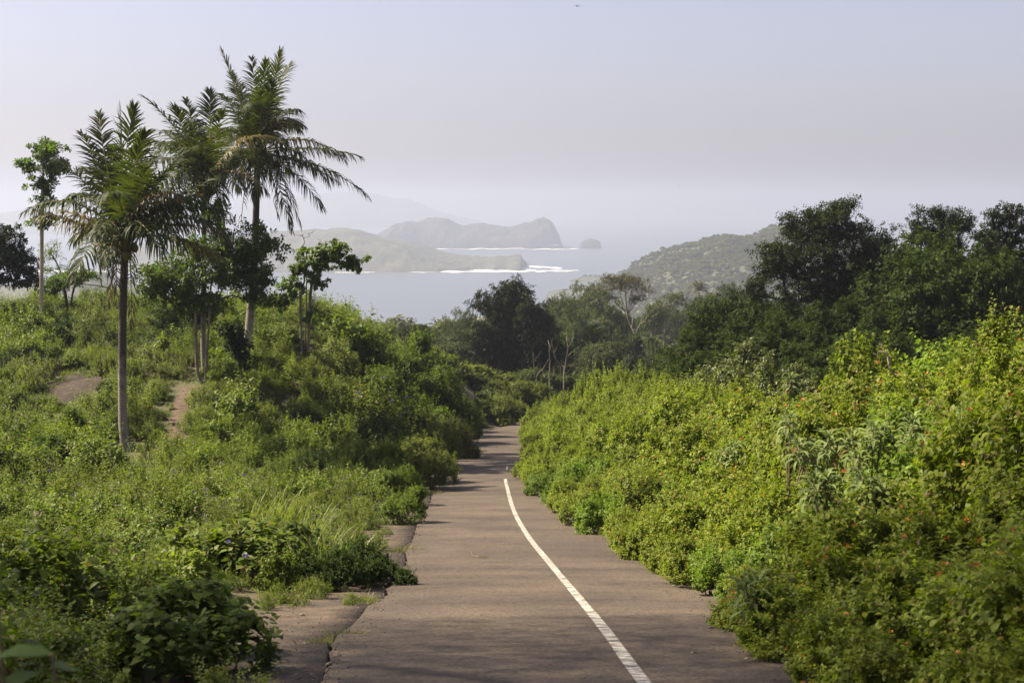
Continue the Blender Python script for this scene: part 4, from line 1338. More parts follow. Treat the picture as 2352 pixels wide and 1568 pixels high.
def row(protos, name, H0, vx0, vx1, Y, topf, step, label, cat, group, yj=3.0, tj=18, wide=1.0, hmin=.6, hmax=9, skip=None):
    v = vx0
    while v < vx1:
        vx = v + RNG.uniform(-.4, .4) * step
        y = Y + RNG.uniform(-yj, yj)
        p = gpt(vx, y)
        h = top_z(topf(vx) + RNG.uniform(-tj * .5, tj), y) - p[2]
        if not (skip and skip(vx, y)):
            h = min(max(h, hmin), hmax)
            s = h / H0
            put(protos[RNG.integers(len(protos))], name, (p[0], p[1], p[2] - .1), ROT(), wide * (.55 * s + .45) * RNG.uniform(.9, 1.15), label, cat, group, sz=s)
        v += step * RNG.uniform(.8, 1.25)


def on_road(vx, Y, pad=2.0):
    x = colx(vx, Y)
    return xe_(Y) - pad < x < xl(Y) + 2.5 + pad

# ---- the hedge right of the road
Yh = 7.6
while Yh < 96:
    near = Yh < 30
    step = 1.0 if Yh < 16 else 1.35 if near else 2.0 if Yh < 60 else 2.4
    offs = (.50, 1.35, 2.4, 3.7, 5.1, 6.6) if near else (.75, 2.2, 3.9, 5.8)
    for oi, off in enumerate(offs):
        y = Yh + RNG.uniform(-.45, .45) * step
        x = float(xf(y)) + off * RNG.uniform(.9, 1.1)
        lim = 10.5 / FV * 1176 / 10
        if x - 1.6 > 1215 / FV * y:
            continue
        s = (.52, .78, .95, 1.1, 1.2, 1.3)[oi] if near else (.62, .95, 1.15, 1.2)[oi]
        s *= RNG.uniform(.88, 1.18)
        z = max(float(ground(x, y)), float(zr(y))) - .05
        big = 1.0
        if near and oi >= 3:
            big = 1.15
        rowname = ('at the foot of', 'low in', 'halfway up', 'high in', 'near the top of', 'on the top of')[oi]
        where = 'the shaded near end of the right hedge' if y < 14 else 'the right hedge beside the woolly plants' if y < 24 else 'the sunlit right hedge beside the curved line' if y < 44 else \
            'the right hedge where the painted line ends' if y < 66 else 'the right hedge where the road bends away'
        mixed = Yh < 44 and float(vnoise(x, y, 2.6, 77)) > .38
        put(LAN2[RNG.integers(2)] if mixed else (LAN if Yh < 44 else LFAR)[RNG.integers(4 if Yh < 44 else 3)], 'broad_leaf_shrub' if mixed else 'lantana_shrub' if Yh < 44 else 'hedge_shrub', (x, y, z), ROT(), s,
            ('larger leaved shrub ' if mixed else 'orange flowered shrub ' if Yh < 44 else 'bright green shrub ') + rowname + ' ' + where,
            'shrub', ('larger leaved shrubs ' if mixed else 'shrubs ') + rowname + ' ' + where, sz=s * big * RNG.uniform(.95, 1.25))
    Yh += step * .92
# higher shrubs crowning the hedge
for vx, vy, y, w in [(1405, 852, 74, 1.1), (1290, 902, 85, 1.1), (1350, 872, 80, 1.15), (1245, 922, 89, 1.0), (1380, 860, 77, 1.1), (1440, 856, 78, 1.1), (1460, 845, 70, 1.2), (1520, 858, 66, 1.1), (1330, 890, 80, 1.1), (2335, 722, 17.5, .8), (2290, 785, 19, .8), (2250, 815, 22, .8), (2120, 840, 26, .6),
                     (2190, 838, 24, .8), (2040, 885, 29, .8), (1960, 895, 31, .8), (2350, 790, 16, .8), (1560, 905, 58, 1.0), (1640, 935, 50, .9), (1700, 940, 46, .9), (2160, 860, 24, .7)]:
    p = gpt(vx, y); h = top_z(vy, y) - p[2]
    put(LTALL[RNG.integers(2)] if y < 44 else LFAR[RNG.integers(3)], 'hedge_top_shrub', (p[0], p[1], p[2] - .1), ROT(), w,
        'taller bright shrub on top of the right hedge ' + ('before the dark forest' if y < 35 else 'near the glossy shrub' if y < 62 else 'where the road bends'),
        'shrub', 'tall shrubs on top of the right hedge ' + ('before the forest' if y < 35 else 'near the glossy shrub' if y < 62 else 'at the bend'), sz=h / (2.6 if y < 44 else 1.5))
# the dark glossy shrub behind the hedge
GLO = shrub_proto('glossy_shrub', 2.2, 2.6, 16, 900, 13, (.17, .075), 'glossy', 180, 'o', sl=.26, lr=.34, grav=.6, spread=.9, stems=14, poke=.15, droop=.5)
GLOL = shrub_proto('glossy_shrub_low', 2.0, 2.2, 14, 760, 13, (.17, .075), 'glossy', 181, 'o', sl=.26, lr=.34, grav=.6, spread=.9, stems=14, poke=.1, droop=.5)
for vx, vy, y, s, pr, lab in [(1730, 775, 51, 1.0, GLO, 'large dark glossy leaved shrub behind the right hedge'), (1660, 860, 53, .7, GLOL, 'lower left dark glossy shrub behind the right hedge'),
                              (1825, 800, 50, .8, GLOL, 'right hand dark glossy shrub behind the right hedge')]:
    p = gpt(vx, y); h = top_z(vy, y) - p[2]
    put(pr, 'glossy_shrub', (p[0], p[1], p[2] - .1), ROT(), s, lab, 'shrub', None, sz=h / (2.6 if pr is GLO else 2.2))

# ---- woolly grey-green plants in the hedge


def woolly(label, vx, vy, Y, nb, seed, span=1.0, lean=0.0):
    rng = np.random.default_rng(seed)
    p = gpt(vx, Y, -.1)
    H = top_z(vy + 14, Y) - p[2]
    o = thing('woolly_shrub', label, 'shrub', p, 'woolly leaved shrubs in the right hedge')
    sg = Geo(); P = []; D = []; Nn = []; S = []
    for j in range(nb):
        a = rng.uniform(0, 2 * pi) if nb > 1 else 0
        r = span * (rng.uniform(.25, 1.0) if j else .05)
        top = np.array([cos(a) * r + lean, sin(a) * r * .7, H * (1 - .22 * r / max(span, .1) * rng.uniform(.4, 1.3))])
        fork = np.array([top[0] * .25, top[1] * .25, H * .45])
        V, F = polytube(smooth_poly([np.zeros(3), fork, top * np.array([.75, .75, 1]) * .5 + fork * .5 + np.array([0, 0, -.05]), top], 9), np.linspace(.02, .009, 9), 5)
        sg.add(V, F)
        k = 24
        el = np.linspace(1.25, -.75, k) + rng.normal(0, .12, k)
        az = np.arange(k) * 2.4 + rng.uniform(0, 6)
        d = np.stack([np.cos(az) * np.cos(el), np.sin(az) * np.cos(el), np.sin(el)], -1)
        P.append(top - np.array([0, 0, 1]) * np.linspace(0, .22, k)[:, None]); D.append(d)
        Nn.append(norm(UP * np.cos(el)[:, None] - d * 0 + np.stack([-np.cos(az), -np.sin(az), 0 * az], -1) * np.clip(np.sin(el), 0, 1)[:, None]))
        S.append(rng.uniform(.75, 1.15, k) * np.interp(np.linspace(0, 1, k), [0, .3, 1], [.5, 1, .9]))
    P = np.concatenate(P); D = np.concatenate(D); Nn = np.concatenate(Nn); S = np.concatenate(S)
    # two-piece leaf so that it arches over
    V1, F1 = leaf_geo(P, D, Nn, .25 * S, .060 * S, 'o', .25, .38)
    link('foliage', Geo().add(V1, F1).mesh('woolly_foliage', [M['woolly']]), o)
    link('stem', sg.mesh('woolly_stem', [M['stem']], True), o)
    return o


for j, (vx, vy, Y, nb, sp, lab) in enumerate([
    (1815, 850, 27, 1, .3, 'single woolly rosette standing out before the dark glossy shrub'),
    (1820, 940, 22, 4, .45, 'woolly grey green plant at the left end of the woolly patch'),
    (1905, 985, 19, 4, .5, 'woolly grey green plant with dark bare stems below the single rosette'),
    (2010, 965, 18, 5, .55, 'woolly grey green plant in the middle of the right hedge'),
    (2105, 945, 18.5, 5, .5, 'woolly grey green plant left of the tall right hand shrub'),
    (2215, 930, 16.5, 5, .55, 'woolly grey green plant near the right picture edge'),
    (2310, 950, 15, 4, .5, 'woolly grey green plant touching the right picture edge'),
    (1905, 1085, 16.5, 4, .45, 'lowest woolly grey green plant above the shaded flowers'),
    (1990, 1080, 15.5, 3, .4, 'small woolly plant at the edge of the hedge shade'),
    (1690, 1010, 29, 4, .5, 'pale woolly plant in the sunlit part of the hedge'),
    (1750, 1330, 12.6, 3, .25, 'low woolly plant leaning over the road edge')]):
    woolly(lab, vx, vy, Y, nb, 300 + j, sp)
# dry bare twigs sticking out of the hedge
for j, (vx, vy, Y, tg, lab) in enumerate([
    (2070, 900, 27, [(2030, 800), (2018, 790), (2005, 812), (2040, 820), (2036, 808)], 'dry grey twig rising from the hedge before the dark forest'),
    (2230, 1040, 15, [(2285, 960), (2330, 930), (2345, 1010), (2270, 990)], 'thin bare twig crossing the right end of the hedge')]):
    b = gpt(vx, Y)
    bare_tree(lab, b, [at(x, y, Y) for x, y in tg], smooth_poly([b, (b + at(vx, vy, Y)) / 2, at(vx, vy, Y)], 6), 'bark_pale', 320 + j, .022, r_tip=.006, name='dry_twig')

# ------------------------------------------------------------------ forest on the right
ftop = lambda v: np.interp(v, [1560, 1600, 1650, 1700, 1760, 1850, 1950, 2020, 2075, 2130, 2200, 2352, 2600], [760, 742, 695, 665, 680, 680, 660, 610, 552, 525, 548, 565, 560])
row(FOR, 'forest_thicket', 4.2, 1690, 2460, 56, lambda v: 835, 105, 'dark green leafy thicket at the foot of the right hand forest', 'thicket', 'lowest dark thickets of the right forest', tj=40, wide=.9)
row(FOR, 'forest_thicket', 4.2, 1650, 2460, 64, lambda v: max(745, ftop(v) + 60), 84, 'dark green leafy thicket halfway up the right hand forest', 'thicket', 'middle dark thickets of the right forest', tj=40, wide=.95)
row(FOR, 'forest_thicket', 4.2, 1640, 2460, 73, lambda v: ftop(v) + 25, 70, 'dark green creeper covered thicket high in the right hand forest', 'thicket', 'upper dark thickets of the right forest', tj=30, wide=1.0)
row(FOR, 'forest_thicket', 4.2, 1610, 2480, 84, ftop, 74, 'dark green thicket on the skyline of the right hand forest', 'thicket', 'skyline dark thickets of the right forest', tj=16, wide=1.0, hmax=12)
row(FOR, 'forest_thicket', 4.2, 1590, 1760, 108, lambda v: ftop(v) + 25, 52, 'dark thicket on the left flank of the right hand forest', 'thicket', 'left flank thickets of the right forest', tj=20, wide=1.0, skip=lambda v, y: on_road(v, y, 3))
Yb = 79.0
b = gpt(1905, Yb, -.2)
tree('big_tree', 'big dark crowned tree towering over the right hand forest', b,
     [smooth_poly([b, at(1903, 740, Yb), at(1900, 660, Yb), at(1915, 560, Yb), at(1920, 490, Yb)], 12), smooth_poly([b, at(1890, 740, Yb), at(1860, 650, Yb), at(1810, 570, Yb)], 10)],
     [ell(1915, 505, Yb, 62, 52), ell(1940, 480, Yb, 34, 32), ell(1870, 510, Yb, 44, 40), ell(1815, 520, Yb, 28, 36), ell(1960, 560, Yb, 72, 60), ell(2025, 555, Yb, 38, 38), ell(1850, 580, Yb, 80, 60),
      ell(1785, 590, Yb, 44, 42), ell(1760, 640, Yb, 36, 40), ell(1830, 650, Yb, 70, 50), ell(1920, 640, Yb, 80, 60), ell(2000, 630, Yb, 60, 50), ell(1735, 670, Yb, 24, 24)],
     430, 'darktree', (.23, .10), 60, bark='bark_dark', r_trunk=.3, nsh=7, k=11, sl=.6, attach=.35, clump=.28, shell=.5, upb=.5)
Yb = 86.0
b = gpt(2150, Yb, -.2)
tree('skyline_tree', 'dark tree with layered crown on the skyline right of the big tree', b,
     [smooth_poly([b, at(2155, 640, Yb), at(2160, 560, Yb), at(2165, 510, Yb)], 10)],
     [ell(2140, 492, Yb, 34, 20), ell(2190, 500, Yb, 44, 22), ell(2160, 525, Yb, 60, 32), ell(2215, 525, Yb, 26, 24), ell(2110, 530, Yb, 30, 28), ell(2160, 560, Yb, 55, 30)],
     170, 'edge_tree', (.22, .10), 61, bark='bark_dark', r_trunk=.22, nsh=6, k=10, sl=.5, attach=.45, clump=.22, shell=.5)
Yb = 72.0
b = gpt(2335, Yb, -.2)
tree('gnarled_tree', 'dark tree with pale gnarled branches at the right picture edge', b,
     [smooth_poly([b, at(2330, 680, Yb), at(2320, 620, Yb), at(2300, 575, Yb), at(2285, 540, Yb)], 12), smooth_poly([b, at(2350, 640, Yb), at(2380, 560, Yb)], 9)],
     [ell(2290, 500, Yb, 36, 28), ell(2325, 490, Yb, 34, 24), ell(2300, 535, Yb, 52, 26), ell(2345, 530, Yb, 34, 30), ell(2260, 540, Yb, 24, 22), ell(2350, 640, Yb, 40, 30), ell(2400, 560, Yb, 60, 60)],
     190, 'edge_tree', (.17, .10), 62, bark='bark', r_trunk=.13, nsh=6, k=10, sl=.4, attach=.45, clump=.18, shell=.5)

# ------------------------------------------------------------------ valley beyond the bend
otop = lambda v: np.interp(v, [930, 980, 1060, 1150, 1240, 1330, 1420, 1500], [830, 862, 868, 872, 868, 874, 850, 860])
row(OLV, 'olive_shrub', 2.0, 905, 1290, 98, lambda v: np.interp(v, [900, 1000, 1240, 1300], [850, 885, 905, 915]), 50, 'sunlit olive green shrub beyond the bend of the road', 'shrub', 'olive shrubs nearest beyond the bend', tj=14, yj=3, skip=lambda v, y: on_road(v, y, 1.0))
row(OLV, 'olive_shrub', 2.0, 930, 1420, 108, otop, 46, 'sunlit olive green shrub in the second row beyond the bend', 'shrub', 'second row of olive shrubs beyond the bend', tj=14, yj=3, skip=lambda v, y: on_road(v, y, 1.5))
row(VAL, 'valley_shrub', 3.6, 960, 1480, 122, lambda v: np.interp(v, [940, 1000, 1100, 1300, 1400, 1500], [820, 815, 840, 850, 835, 850]), 52, 'dull green bush at the foot of the bamboo', 'shrub', 'bushes at the foot of the bamboo', tj=16, skip=lambda v, y: on_road(v, y, 2))
row(VAL, 'valley_shrub', 3.6, 985, 1560, 146, lambda v: np.interp(v, [960, 1000, 1060, 1120, 1320, 1400, 1500, 1540], [810, 790, 768, 770, 760, 790, 825, 850]), 46, 'dull green bush in the middle of the valley', 'shrub', 'bushes in the middle of the valley', tj=22, skip=lambda v, y: on_road(v, y, 2))
row(VAL, 'valley_shrub', 3.6, 1010, 1530, 172, lambda v: np.interp(v, [1000, 1060, 1120, 1320, 1400, 1480, 1530], [785, 760, 740, 730, 750, 780, 845]), 40, 'dark bush behind the bamboo in the valley', 'shrub', 'dark bushes behind the bamboo', tj=22, skip=lambda v, y: on_road(v, y, 2))
row(VAL, 'valley_shrub', 3.6, 1040, 1500, 205, lambda v: np.interp(v, [1040, 1120, 1270, 1320, 1400, 1500, 1520], [765, 745, 700, 705, 720, 750, 800]), 34, 'hazy bush on the far side of the valley', 'shrub', 'bushes on the far side of the valley', tj=16, skip=lambda v, y: on_road(v, y, 2))
row(VAL, 'valley_shrub', 3.6, 1590, 1680, 190, lambda v: np.interp(v, [1590, 1680], [750, 730]), 30, 'bush right of the distant piece of road', 'shrub', 'bushes right of the distant road', tj=14, skip=lambda v, y: on_road(v, y, 1.5))
row(VAL, 'valley_shrub', 3.6, 1440, 1720, 285, lambda v: np.interp(v, [1440, 1500, 1560, 1600, 1660, 1720], [715, 725, 735, 742, 725, 700]), 26, 'small hazy bush above the distant piece of road', 'shrub', 'bushes above the distant road', tj=10, skip=lambda v, y: on_road(v, y, 1.5), hmax=12)
VT = []
for j, (mt, kk) in enumerate([('valley', .3), ('valley', .26), ('darktree', .26)]):
    rg = np.random.default_rng(400 + j)
    tr = smooth_poly([(0, 0, 0), (.2, .1, 2.2), (-.1, .2, 4.5)], 8)
    el_ = [(np.array([rg.normal(0, 1.3), rg.normal(0, 1.3), 5.0 + rg.normal(0, .9)]), np.array([1.6, 1.6, 1.0]) * rg.uniform(.7, 1.2)) for _ in range(7)]
    tg, cg = make_tree([tr], el_, 120, mt, (kk, kk * .5), rg, r_trunk=.18, nsh=6, k=9, sl=.6, attach=.4, clump=.3, r_tip=.02)
    VT.append({'trunk': tg.mesh('valley_trunk%d' % j, [M['bark']], True), 'crown': cg.mesh('valley_crown%d' % j, [M[mt]])})
for vx, vy, Y, k, s, lab in [
    (1275, 678, 210, 2, .9, 'dark pointed tree right of the bamboo top'), (1340, 684, 206, 1, 1.2, 'yellowish tree left of the umbrella tree'), (1375, 700, 190, 1, 1.0, 'olive tree below the left side of the umbrella tree'),
    (1300, 712, 180, 0, 1.1, 'dull green tree between bamboo and yellowish tree'), (1500, 690, 230, 0, 1.2, 'hazy tree just right of the umbrella tree'), (1525, 700, 250, 2, 1.1, 'hazy dark tree further right of the umbrella tree'),
    (1582, 690, 300, 0, 1.3, 'pale hazy tree left of the tiny far palm'), (1655, 668, 300, 0, 1.3, 'pale hazy tree right of the tiny far palm'), (1630, 690, 280, 1, 1.2, 'hazy olive tree below the tiny far palm'),
    (1240, 705, 150, 0, 1.0, 'tree crown at the right shoulder of the bamboo'), (1060, 735, 185, 1, .8, 'pale tree left of the bamboo'), (1400, 755, 165, 2, .9, 'dark tree below the umbrella tree'),
    (1270, 760, 140, 0, .9, 'dark tree behind the dead trees'), (1360, 800, 135, 0, .8, 'bushy tree right of the dead trees'), (1690, 655, 170, 2, 1.2, 'dark tree where the right forest meets the valley'),
    (940, 738, 100, 2, .45, 'small dark tree on the end of the left slope'), (975, 772, 150, 1, .7, 'pale green tree beyond the end of the left slope'), (1560, 715, 240, 2, .9, 'hazy dark tree above the distant road'),
    (1425, 720, 235, 2, 1.0, 'dark tree behind the umbrella tree trunk')]:
    p = gpt(vx, Y); h = top_z(vy, Y) - p[2]
    put(VT[k], 'valley_tree', (p[0], p[1], p[2] - .1), ROT(), s, lab, 'tree', 'trees in the valley', sz=max(h, 1.5) / 6.3)


def small_palm(label, vx, vy, Y, seed, n, L, hang, mat, upright=0.0, trunk=True):
    rng = np.random.default_rng(seed)
    base = gpt(vx, Y, -.1); C = at(vx, vy, Y) - base
    o = thing('small_palm', label, 'palm tree', base)
    if trunk:
        V, F = polytube(smooth_poly([np.zeros(3), C * .5 + np.array([.15, 0, 0]), C], 10), np.linspace(.16, .11, 10), 7)
        link('trunk', Geo().add(V, F).mesh('small_palm_trunk', [M['bark']], True), o)
    for j in range(n):
        a = j * 2.4 + rng.uniform(0, .5); e = np.interp(j / n, [0, 1], [1.35, -.25 + upright])
        D = np.array([cos(a) * cos(e), sin(a) * cos(e), sin(e)]) * L * rng.uniform(.8, 1.1)
        rg, lf = frond_geo(C, C + D * .55 + UP * .18 * L, C + D - UP * .15 * L * cos(e), 24, rng, leaf=.3 * L, hang=hang, width=.12)
        link('frond', Geo().add(*rg, 1).add(*lf, 0).mesh('small_frond', [M[mat], M['rachis']]), o)
    return o


small_palm('tiny far palm standing before the hazy ridge', 1605, 668, 330, 501, 15, 2.6, .7, 'far_palm')
small_palm('young palm with upright fronds between the valley trees', 1358, 800, 150, 502, 11, 3.0, .2, 'bamboo', upright=1.1, trunk=False)

# ------------------------------------------------------------------ shrubs of the left slope
btop = lambda v: np.interp(v, [880, 950, 1000, 1060, 1120, 1160], [700, 785, 845, 900, 950, 975])
ltop = lambda v: np.interp(v, [520, 600, 660, 700, 760, 820, 870, 920, 960, 1010], [712, 715, 712, 705, 706, 724, 738, 758, 778, 800])
row(SHR, 'slope_shrub', 2.0, 540, 1000, 84, lambda v: max(ltop(v), btop(v)), 44, 'fresh green shrub on the skyline right of the palms', 'shrub', 'skyline shrubs right of the palms', tj=10, yj=2, wide=1.0)
row(SHR, 'slope_shrub', 2.0, 560, 1010, 78, lambda v: max(ltop(v) + 45, btop(v)), 46, 'fresh green shrub just below the skyline right of the palms', 'shrub', 'shrubs just below the skyline', tj=22, yj=2)
row(SHR, 'slope_shrub', 2.0, 590, 1020, 72, lambda v: max(ltop(v) + 95, btop(v)), 50, 'green shrub halfway down the bank right of the palms', 'shrub', 'shrubs halfway down the left bank', tj=26, yj=2, skip=lambda v, y: on_road(v, y, 1.7))
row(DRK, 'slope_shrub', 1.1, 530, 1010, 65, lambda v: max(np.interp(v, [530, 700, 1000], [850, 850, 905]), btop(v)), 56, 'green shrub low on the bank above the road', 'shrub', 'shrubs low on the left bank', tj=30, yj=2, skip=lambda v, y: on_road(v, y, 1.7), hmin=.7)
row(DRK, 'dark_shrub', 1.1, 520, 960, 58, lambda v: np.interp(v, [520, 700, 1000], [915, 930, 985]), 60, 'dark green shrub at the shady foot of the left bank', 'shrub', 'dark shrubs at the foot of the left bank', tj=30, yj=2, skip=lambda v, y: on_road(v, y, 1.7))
row(SHR, 'bank_shrub', 2.0, 900, 1130, 88, lambda v: max(np.interp(v, [880, 1000, 1130], [850, 890, 930]), btop(v) + 10), 40, 'shrub along the left road edge near the bend', 'shrub', 'left roadside shrubs near the bend', tj=20, yj=3, skip=lambda v, y: on_road(v, y, .9), hmin=.8)
row(OLV, 'bank_shrub', 2.0, 960, 1080, 70, lambda v: np.interp(v, [960, 1080], [950, 985]), 36, 'olive shrub along the left road edge before the bend', 'shrub', 'left roadside shrubs before the bend', tj=20, yj=5, wide=.7, skip=lambda v, y: on_road(v, y, .7), hmin=.7)
row(FEA, 'feathery_shrub', 1.5, -40, 560, 86, lambda v: np.interp(v, [0, 250, 560], [676, 662, 688]), 30, 'feathery light green shrub on the left skyline', 'shrub', 'feathery shrubs on the left skyline', tj=16, yj=2)
row(FEA, 'feathery_shrub', 1.5, -40, 560, 80, lambda v: np.interp(v, [0, 250, 560], [705, 692, 715]), 36, 'feathery light green shrub just below the left skyline', 'shrub', 'feathery shrubs below the left skyline', tj=30, yj=2.5)
row(FEA, 'feathery_shrub', 1.5, -40, 560, 72, lambda v: 760, 50, 'feathery green shrub on the upper left slope', 'shrub', 'feathery shrubs on the upper left slope', tj=40, yj=3, hmin=.5)
row(DRK, 'dark_shrub', 1.1, -40, 430, 64, lambda v: np.interp(v, [0, 80, 250, 430], [800, 830, 840, 850]), 82, 'dark green shrub in the middle of the left slope', 'shrub', 'dark shrubs in the middle of the left slope', tj=40, yj=2.5,
    skip=lambda v, y: 80 < v < 225 and y < 63 or 370 < v < 440)
row(SHR, 'slope_shrub', 2.0, -30, 260, 52, lambda v: 935, 88, 'leafy green shrub low on the left slope', 'shrub', 'shrubs low on the left slope', tj=30, yj=2, wide=.6)
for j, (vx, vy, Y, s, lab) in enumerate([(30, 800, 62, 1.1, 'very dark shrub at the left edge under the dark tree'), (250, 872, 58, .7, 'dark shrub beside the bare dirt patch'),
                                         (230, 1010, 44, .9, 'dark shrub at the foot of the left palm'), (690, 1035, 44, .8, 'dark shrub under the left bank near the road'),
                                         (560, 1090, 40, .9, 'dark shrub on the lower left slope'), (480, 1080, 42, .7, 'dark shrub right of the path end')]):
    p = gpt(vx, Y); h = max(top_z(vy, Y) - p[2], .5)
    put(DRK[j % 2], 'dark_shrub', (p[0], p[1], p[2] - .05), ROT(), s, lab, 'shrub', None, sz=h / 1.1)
# roadside shrubs on the left, near to far
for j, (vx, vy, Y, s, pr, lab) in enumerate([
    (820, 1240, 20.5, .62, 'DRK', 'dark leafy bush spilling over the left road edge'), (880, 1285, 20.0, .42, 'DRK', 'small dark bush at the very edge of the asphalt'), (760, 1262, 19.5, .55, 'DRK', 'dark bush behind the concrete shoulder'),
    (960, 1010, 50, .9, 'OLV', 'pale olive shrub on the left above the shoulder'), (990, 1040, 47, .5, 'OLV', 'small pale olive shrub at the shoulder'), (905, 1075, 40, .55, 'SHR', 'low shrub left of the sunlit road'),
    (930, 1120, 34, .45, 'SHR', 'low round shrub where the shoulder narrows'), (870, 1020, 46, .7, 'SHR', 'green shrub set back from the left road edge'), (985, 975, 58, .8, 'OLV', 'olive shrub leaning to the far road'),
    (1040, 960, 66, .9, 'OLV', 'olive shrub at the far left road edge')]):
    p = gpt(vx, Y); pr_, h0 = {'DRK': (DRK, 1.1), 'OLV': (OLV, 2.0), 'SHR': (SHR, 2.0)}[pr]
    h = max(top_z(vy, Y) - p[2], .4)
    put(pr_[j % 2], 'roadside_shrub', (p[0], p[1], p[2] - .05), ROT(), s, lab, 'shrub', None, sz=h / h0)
# dark sapling and rosette plant by the three stemmed tree
Ys = 57.5
b = gpt(556, Ys, -.05)
tree('dark_sapling', 'dark sapling with large drooping leaves right of the leafy tree stems', b, [smooth_poly([b, at(550, 800, Ys), at(535, 760, Ys)], 7)],
     [ell(530, 755, Ys, 26, 14), ell(545, 790, Ys, 26, 22), ell(562, 825, Ys, 22, 20)], 60, 'edge_tree', (.24, .12), 70, cat='sapling', bark='bark_dark', r_trunk=.03, nsh=3, k=7, sl=.25, kind='o', attach=.2, grav=.7, clump=.1)
Ys = 63.0
b = gpt(379, Ys, -.05)
tree('rosette_plant', 'small single stemmed plant with a rosette of long leaves on the slope', b, [smooth_poly([b, at(378, 810, Ys), at(374, 782, Ys)], 6)],
     [ell(374, 782, Ys, 8, 5)], 7, 'weed_pale', (.42, .10), 71, cat='plant', bark='stem', r_trunk=.03, nsh=2, k=9, sl=.2, kind='o', attach=.8, grav=.3, clump=.04)
# large-leaved vine mound in the left foreground, and blurred leaves close to the lens
VIN = shrub_proto('leafy_vine', .62, .8, 8, 110, 7, (.125, .115), 'vine', 190, 'h', sl=.55, lr=.42, grav=.12, stems=10, spread=1.1, up=2.2, fwd=.15, fold=.12, poke=.15)
for vx, vy, Y, lab in [(420, 1325, 12.6, 'mound of large round vine leaves in the left foreground'), (505, 1400, 11.6, 'smaller vine mound beside the dirt shoulder'), (640, 1190, 22, 'vine leaves climbing through the tall grass'),
                       (320, 1395, 11.2, 'low vine leaves left of the large leaved mound')]:
    p = gpt(vx, Y); h = max(top_z(vy, Y) - p[2], .3)
    put(VIN, 'leafy_vine', (p[0], p[1], p[2] - .05), ROT(), h / .8, lab, 'vine', None)
for j, (vx, vy, Y, lab) in enumerate([(-12, 1330, 3.6, 'blurred broad leaves at the left picture edge close by'), (120, 1500, 3.3, 'blurred broad leaves in the bottom left corner')]):
    rg = np.random.default_rng(600 + j)
    b = gpt(vx, Y, -.05); T = at(vx, vy, Y) - b
    o = thing('broadleaf_plant', lab, 'plant', b)
    V, F = polytube(smooth_poly([np.zeros(3), T * .5 + np.array([.02, 0, 0]), T], 7), np.linspace(.008, .004, 7), 5)
    link('stem', Geo().add(V, F).mesh('broadleaf_stem', [M['stem']]), o)
    p, dd, nn, s = shoot_leaves(np.zeros((1, 3)), T[None], np.array([np.linalg.norm(T)]), 11, rg, 1.0, 0., .5, .4, .25, 1.0, .1)
    V, F = leaf_geo(p, dd, nn, .15 * s, .075 * s, 'l', .2, .15)
    link('foliage', Geo().add(V, F).mesh('broadleaf_foliage', [M['dark_shrub']]), o)

# ------------------------------------------------------------------ grass clumps


def blades(n, L, W, R, rng, lean=.5, seg=5, bend=.9):
    a = rng.uniform(0, 2 * pi, n); r = R * np.sqrt(rng.random(n))
    B = np.stack([np.cos(a) * r, np.sin(a) * r, 0 * r - .03], -1)
    a2 = a + rng.normal(0, .8, n)
    d = norm(np.stack([np.cos(a2) * lean, np.sin(a2) * lean, np.ones(n)], -1) * (1 + rng.normal(0, .15, (n, 1))))
    ln = L * rng.uniform(.55, 1.15, n); wv = norm(np.stack([-np.sin(a2), np.cos(a2), 0 * a2], -1) + rng.normal(0, .3, (n, 3)))
    cur = B; V = []
    for s in range(seg + 1):
        w = W * (1 - (s / seg) ** 1.6) * .5 + .0008
        V += [cur - wv * w, cur + wv * w]
        cur = cur + d * (ln / seg)[:, None]
        d = norm(d + np.array([0, 0, -1.]) * bend * rng.uniform(.4, 1.4, (n, 1)) * (s + 1) / seg * .5)
    V = np.stack(V, 1); m = V.shape[1]
    i = np.arange(n)[:, None] * m
    F = np.concatenate([i + np.array([[2 * s, 2 * s + 1, 2 * s + 3, 2 * s + 2]]) for s in range(seg)])
    return V.reshape(-1, 3), F


rg = np.random.default_rng(700)
GC = []
for j in range(3):
    gg = Geo().add(*blades(150, 1.2, .026, .36, rg, .5, 6, .9)).add(*blades(18, .9, .012, .3, rg, .5), 1)
    GC.append({'blade': gg.mesh('grass_clump%d' % j, [M['grass'], M['dry_grass']])})
for j, (vx, vy, Y, lab) in enumerate([
    (560, 1130, 25.5, 'bright tall grass clump at the left of the grassy patch'), (620, 1105, 26.5, 'tallest bright grass clump on the left roadside'), (680, 1150, 25, 'bright grass clump above the dark roadside bush'),
    (590, 1200, 23.5, 'bright grass clump in the middle of the grassy patch'), (655, 1210, 22.5, 'grass clump leaning towards the dark roadside bush'), (540, 1215, 23, 'lowest left clump of the tall bright grass'),
    (720, 1215, 21.5, 'arching grass clump touching the dark roadside bush'), (770, 1225, 21, 'arching grass clump right of the grassy patch')]):
    p = gpt(vx, Y); h = max(top_z(vy, Y) - p[2], .5)
    o = thing('grass_clump', lab, 'grass', p, 'tall grass clumps on the left roadside', ROT())
    o.scale = (.85, .85, h / 1.0)
    c = link('blade', GC[j % 3]['blade'], o); c['kind'] = 'stuff'
SG = Geo().add(*blades(150, .16, .008, .16, rg, 1.3, 4, 1.2)).add(*blades(40, .2, .006, .15, rg, .9, 4, .8), 1)
SGm = SG.mesh('edge_grass', [M['weed'], M['dry_grass']])
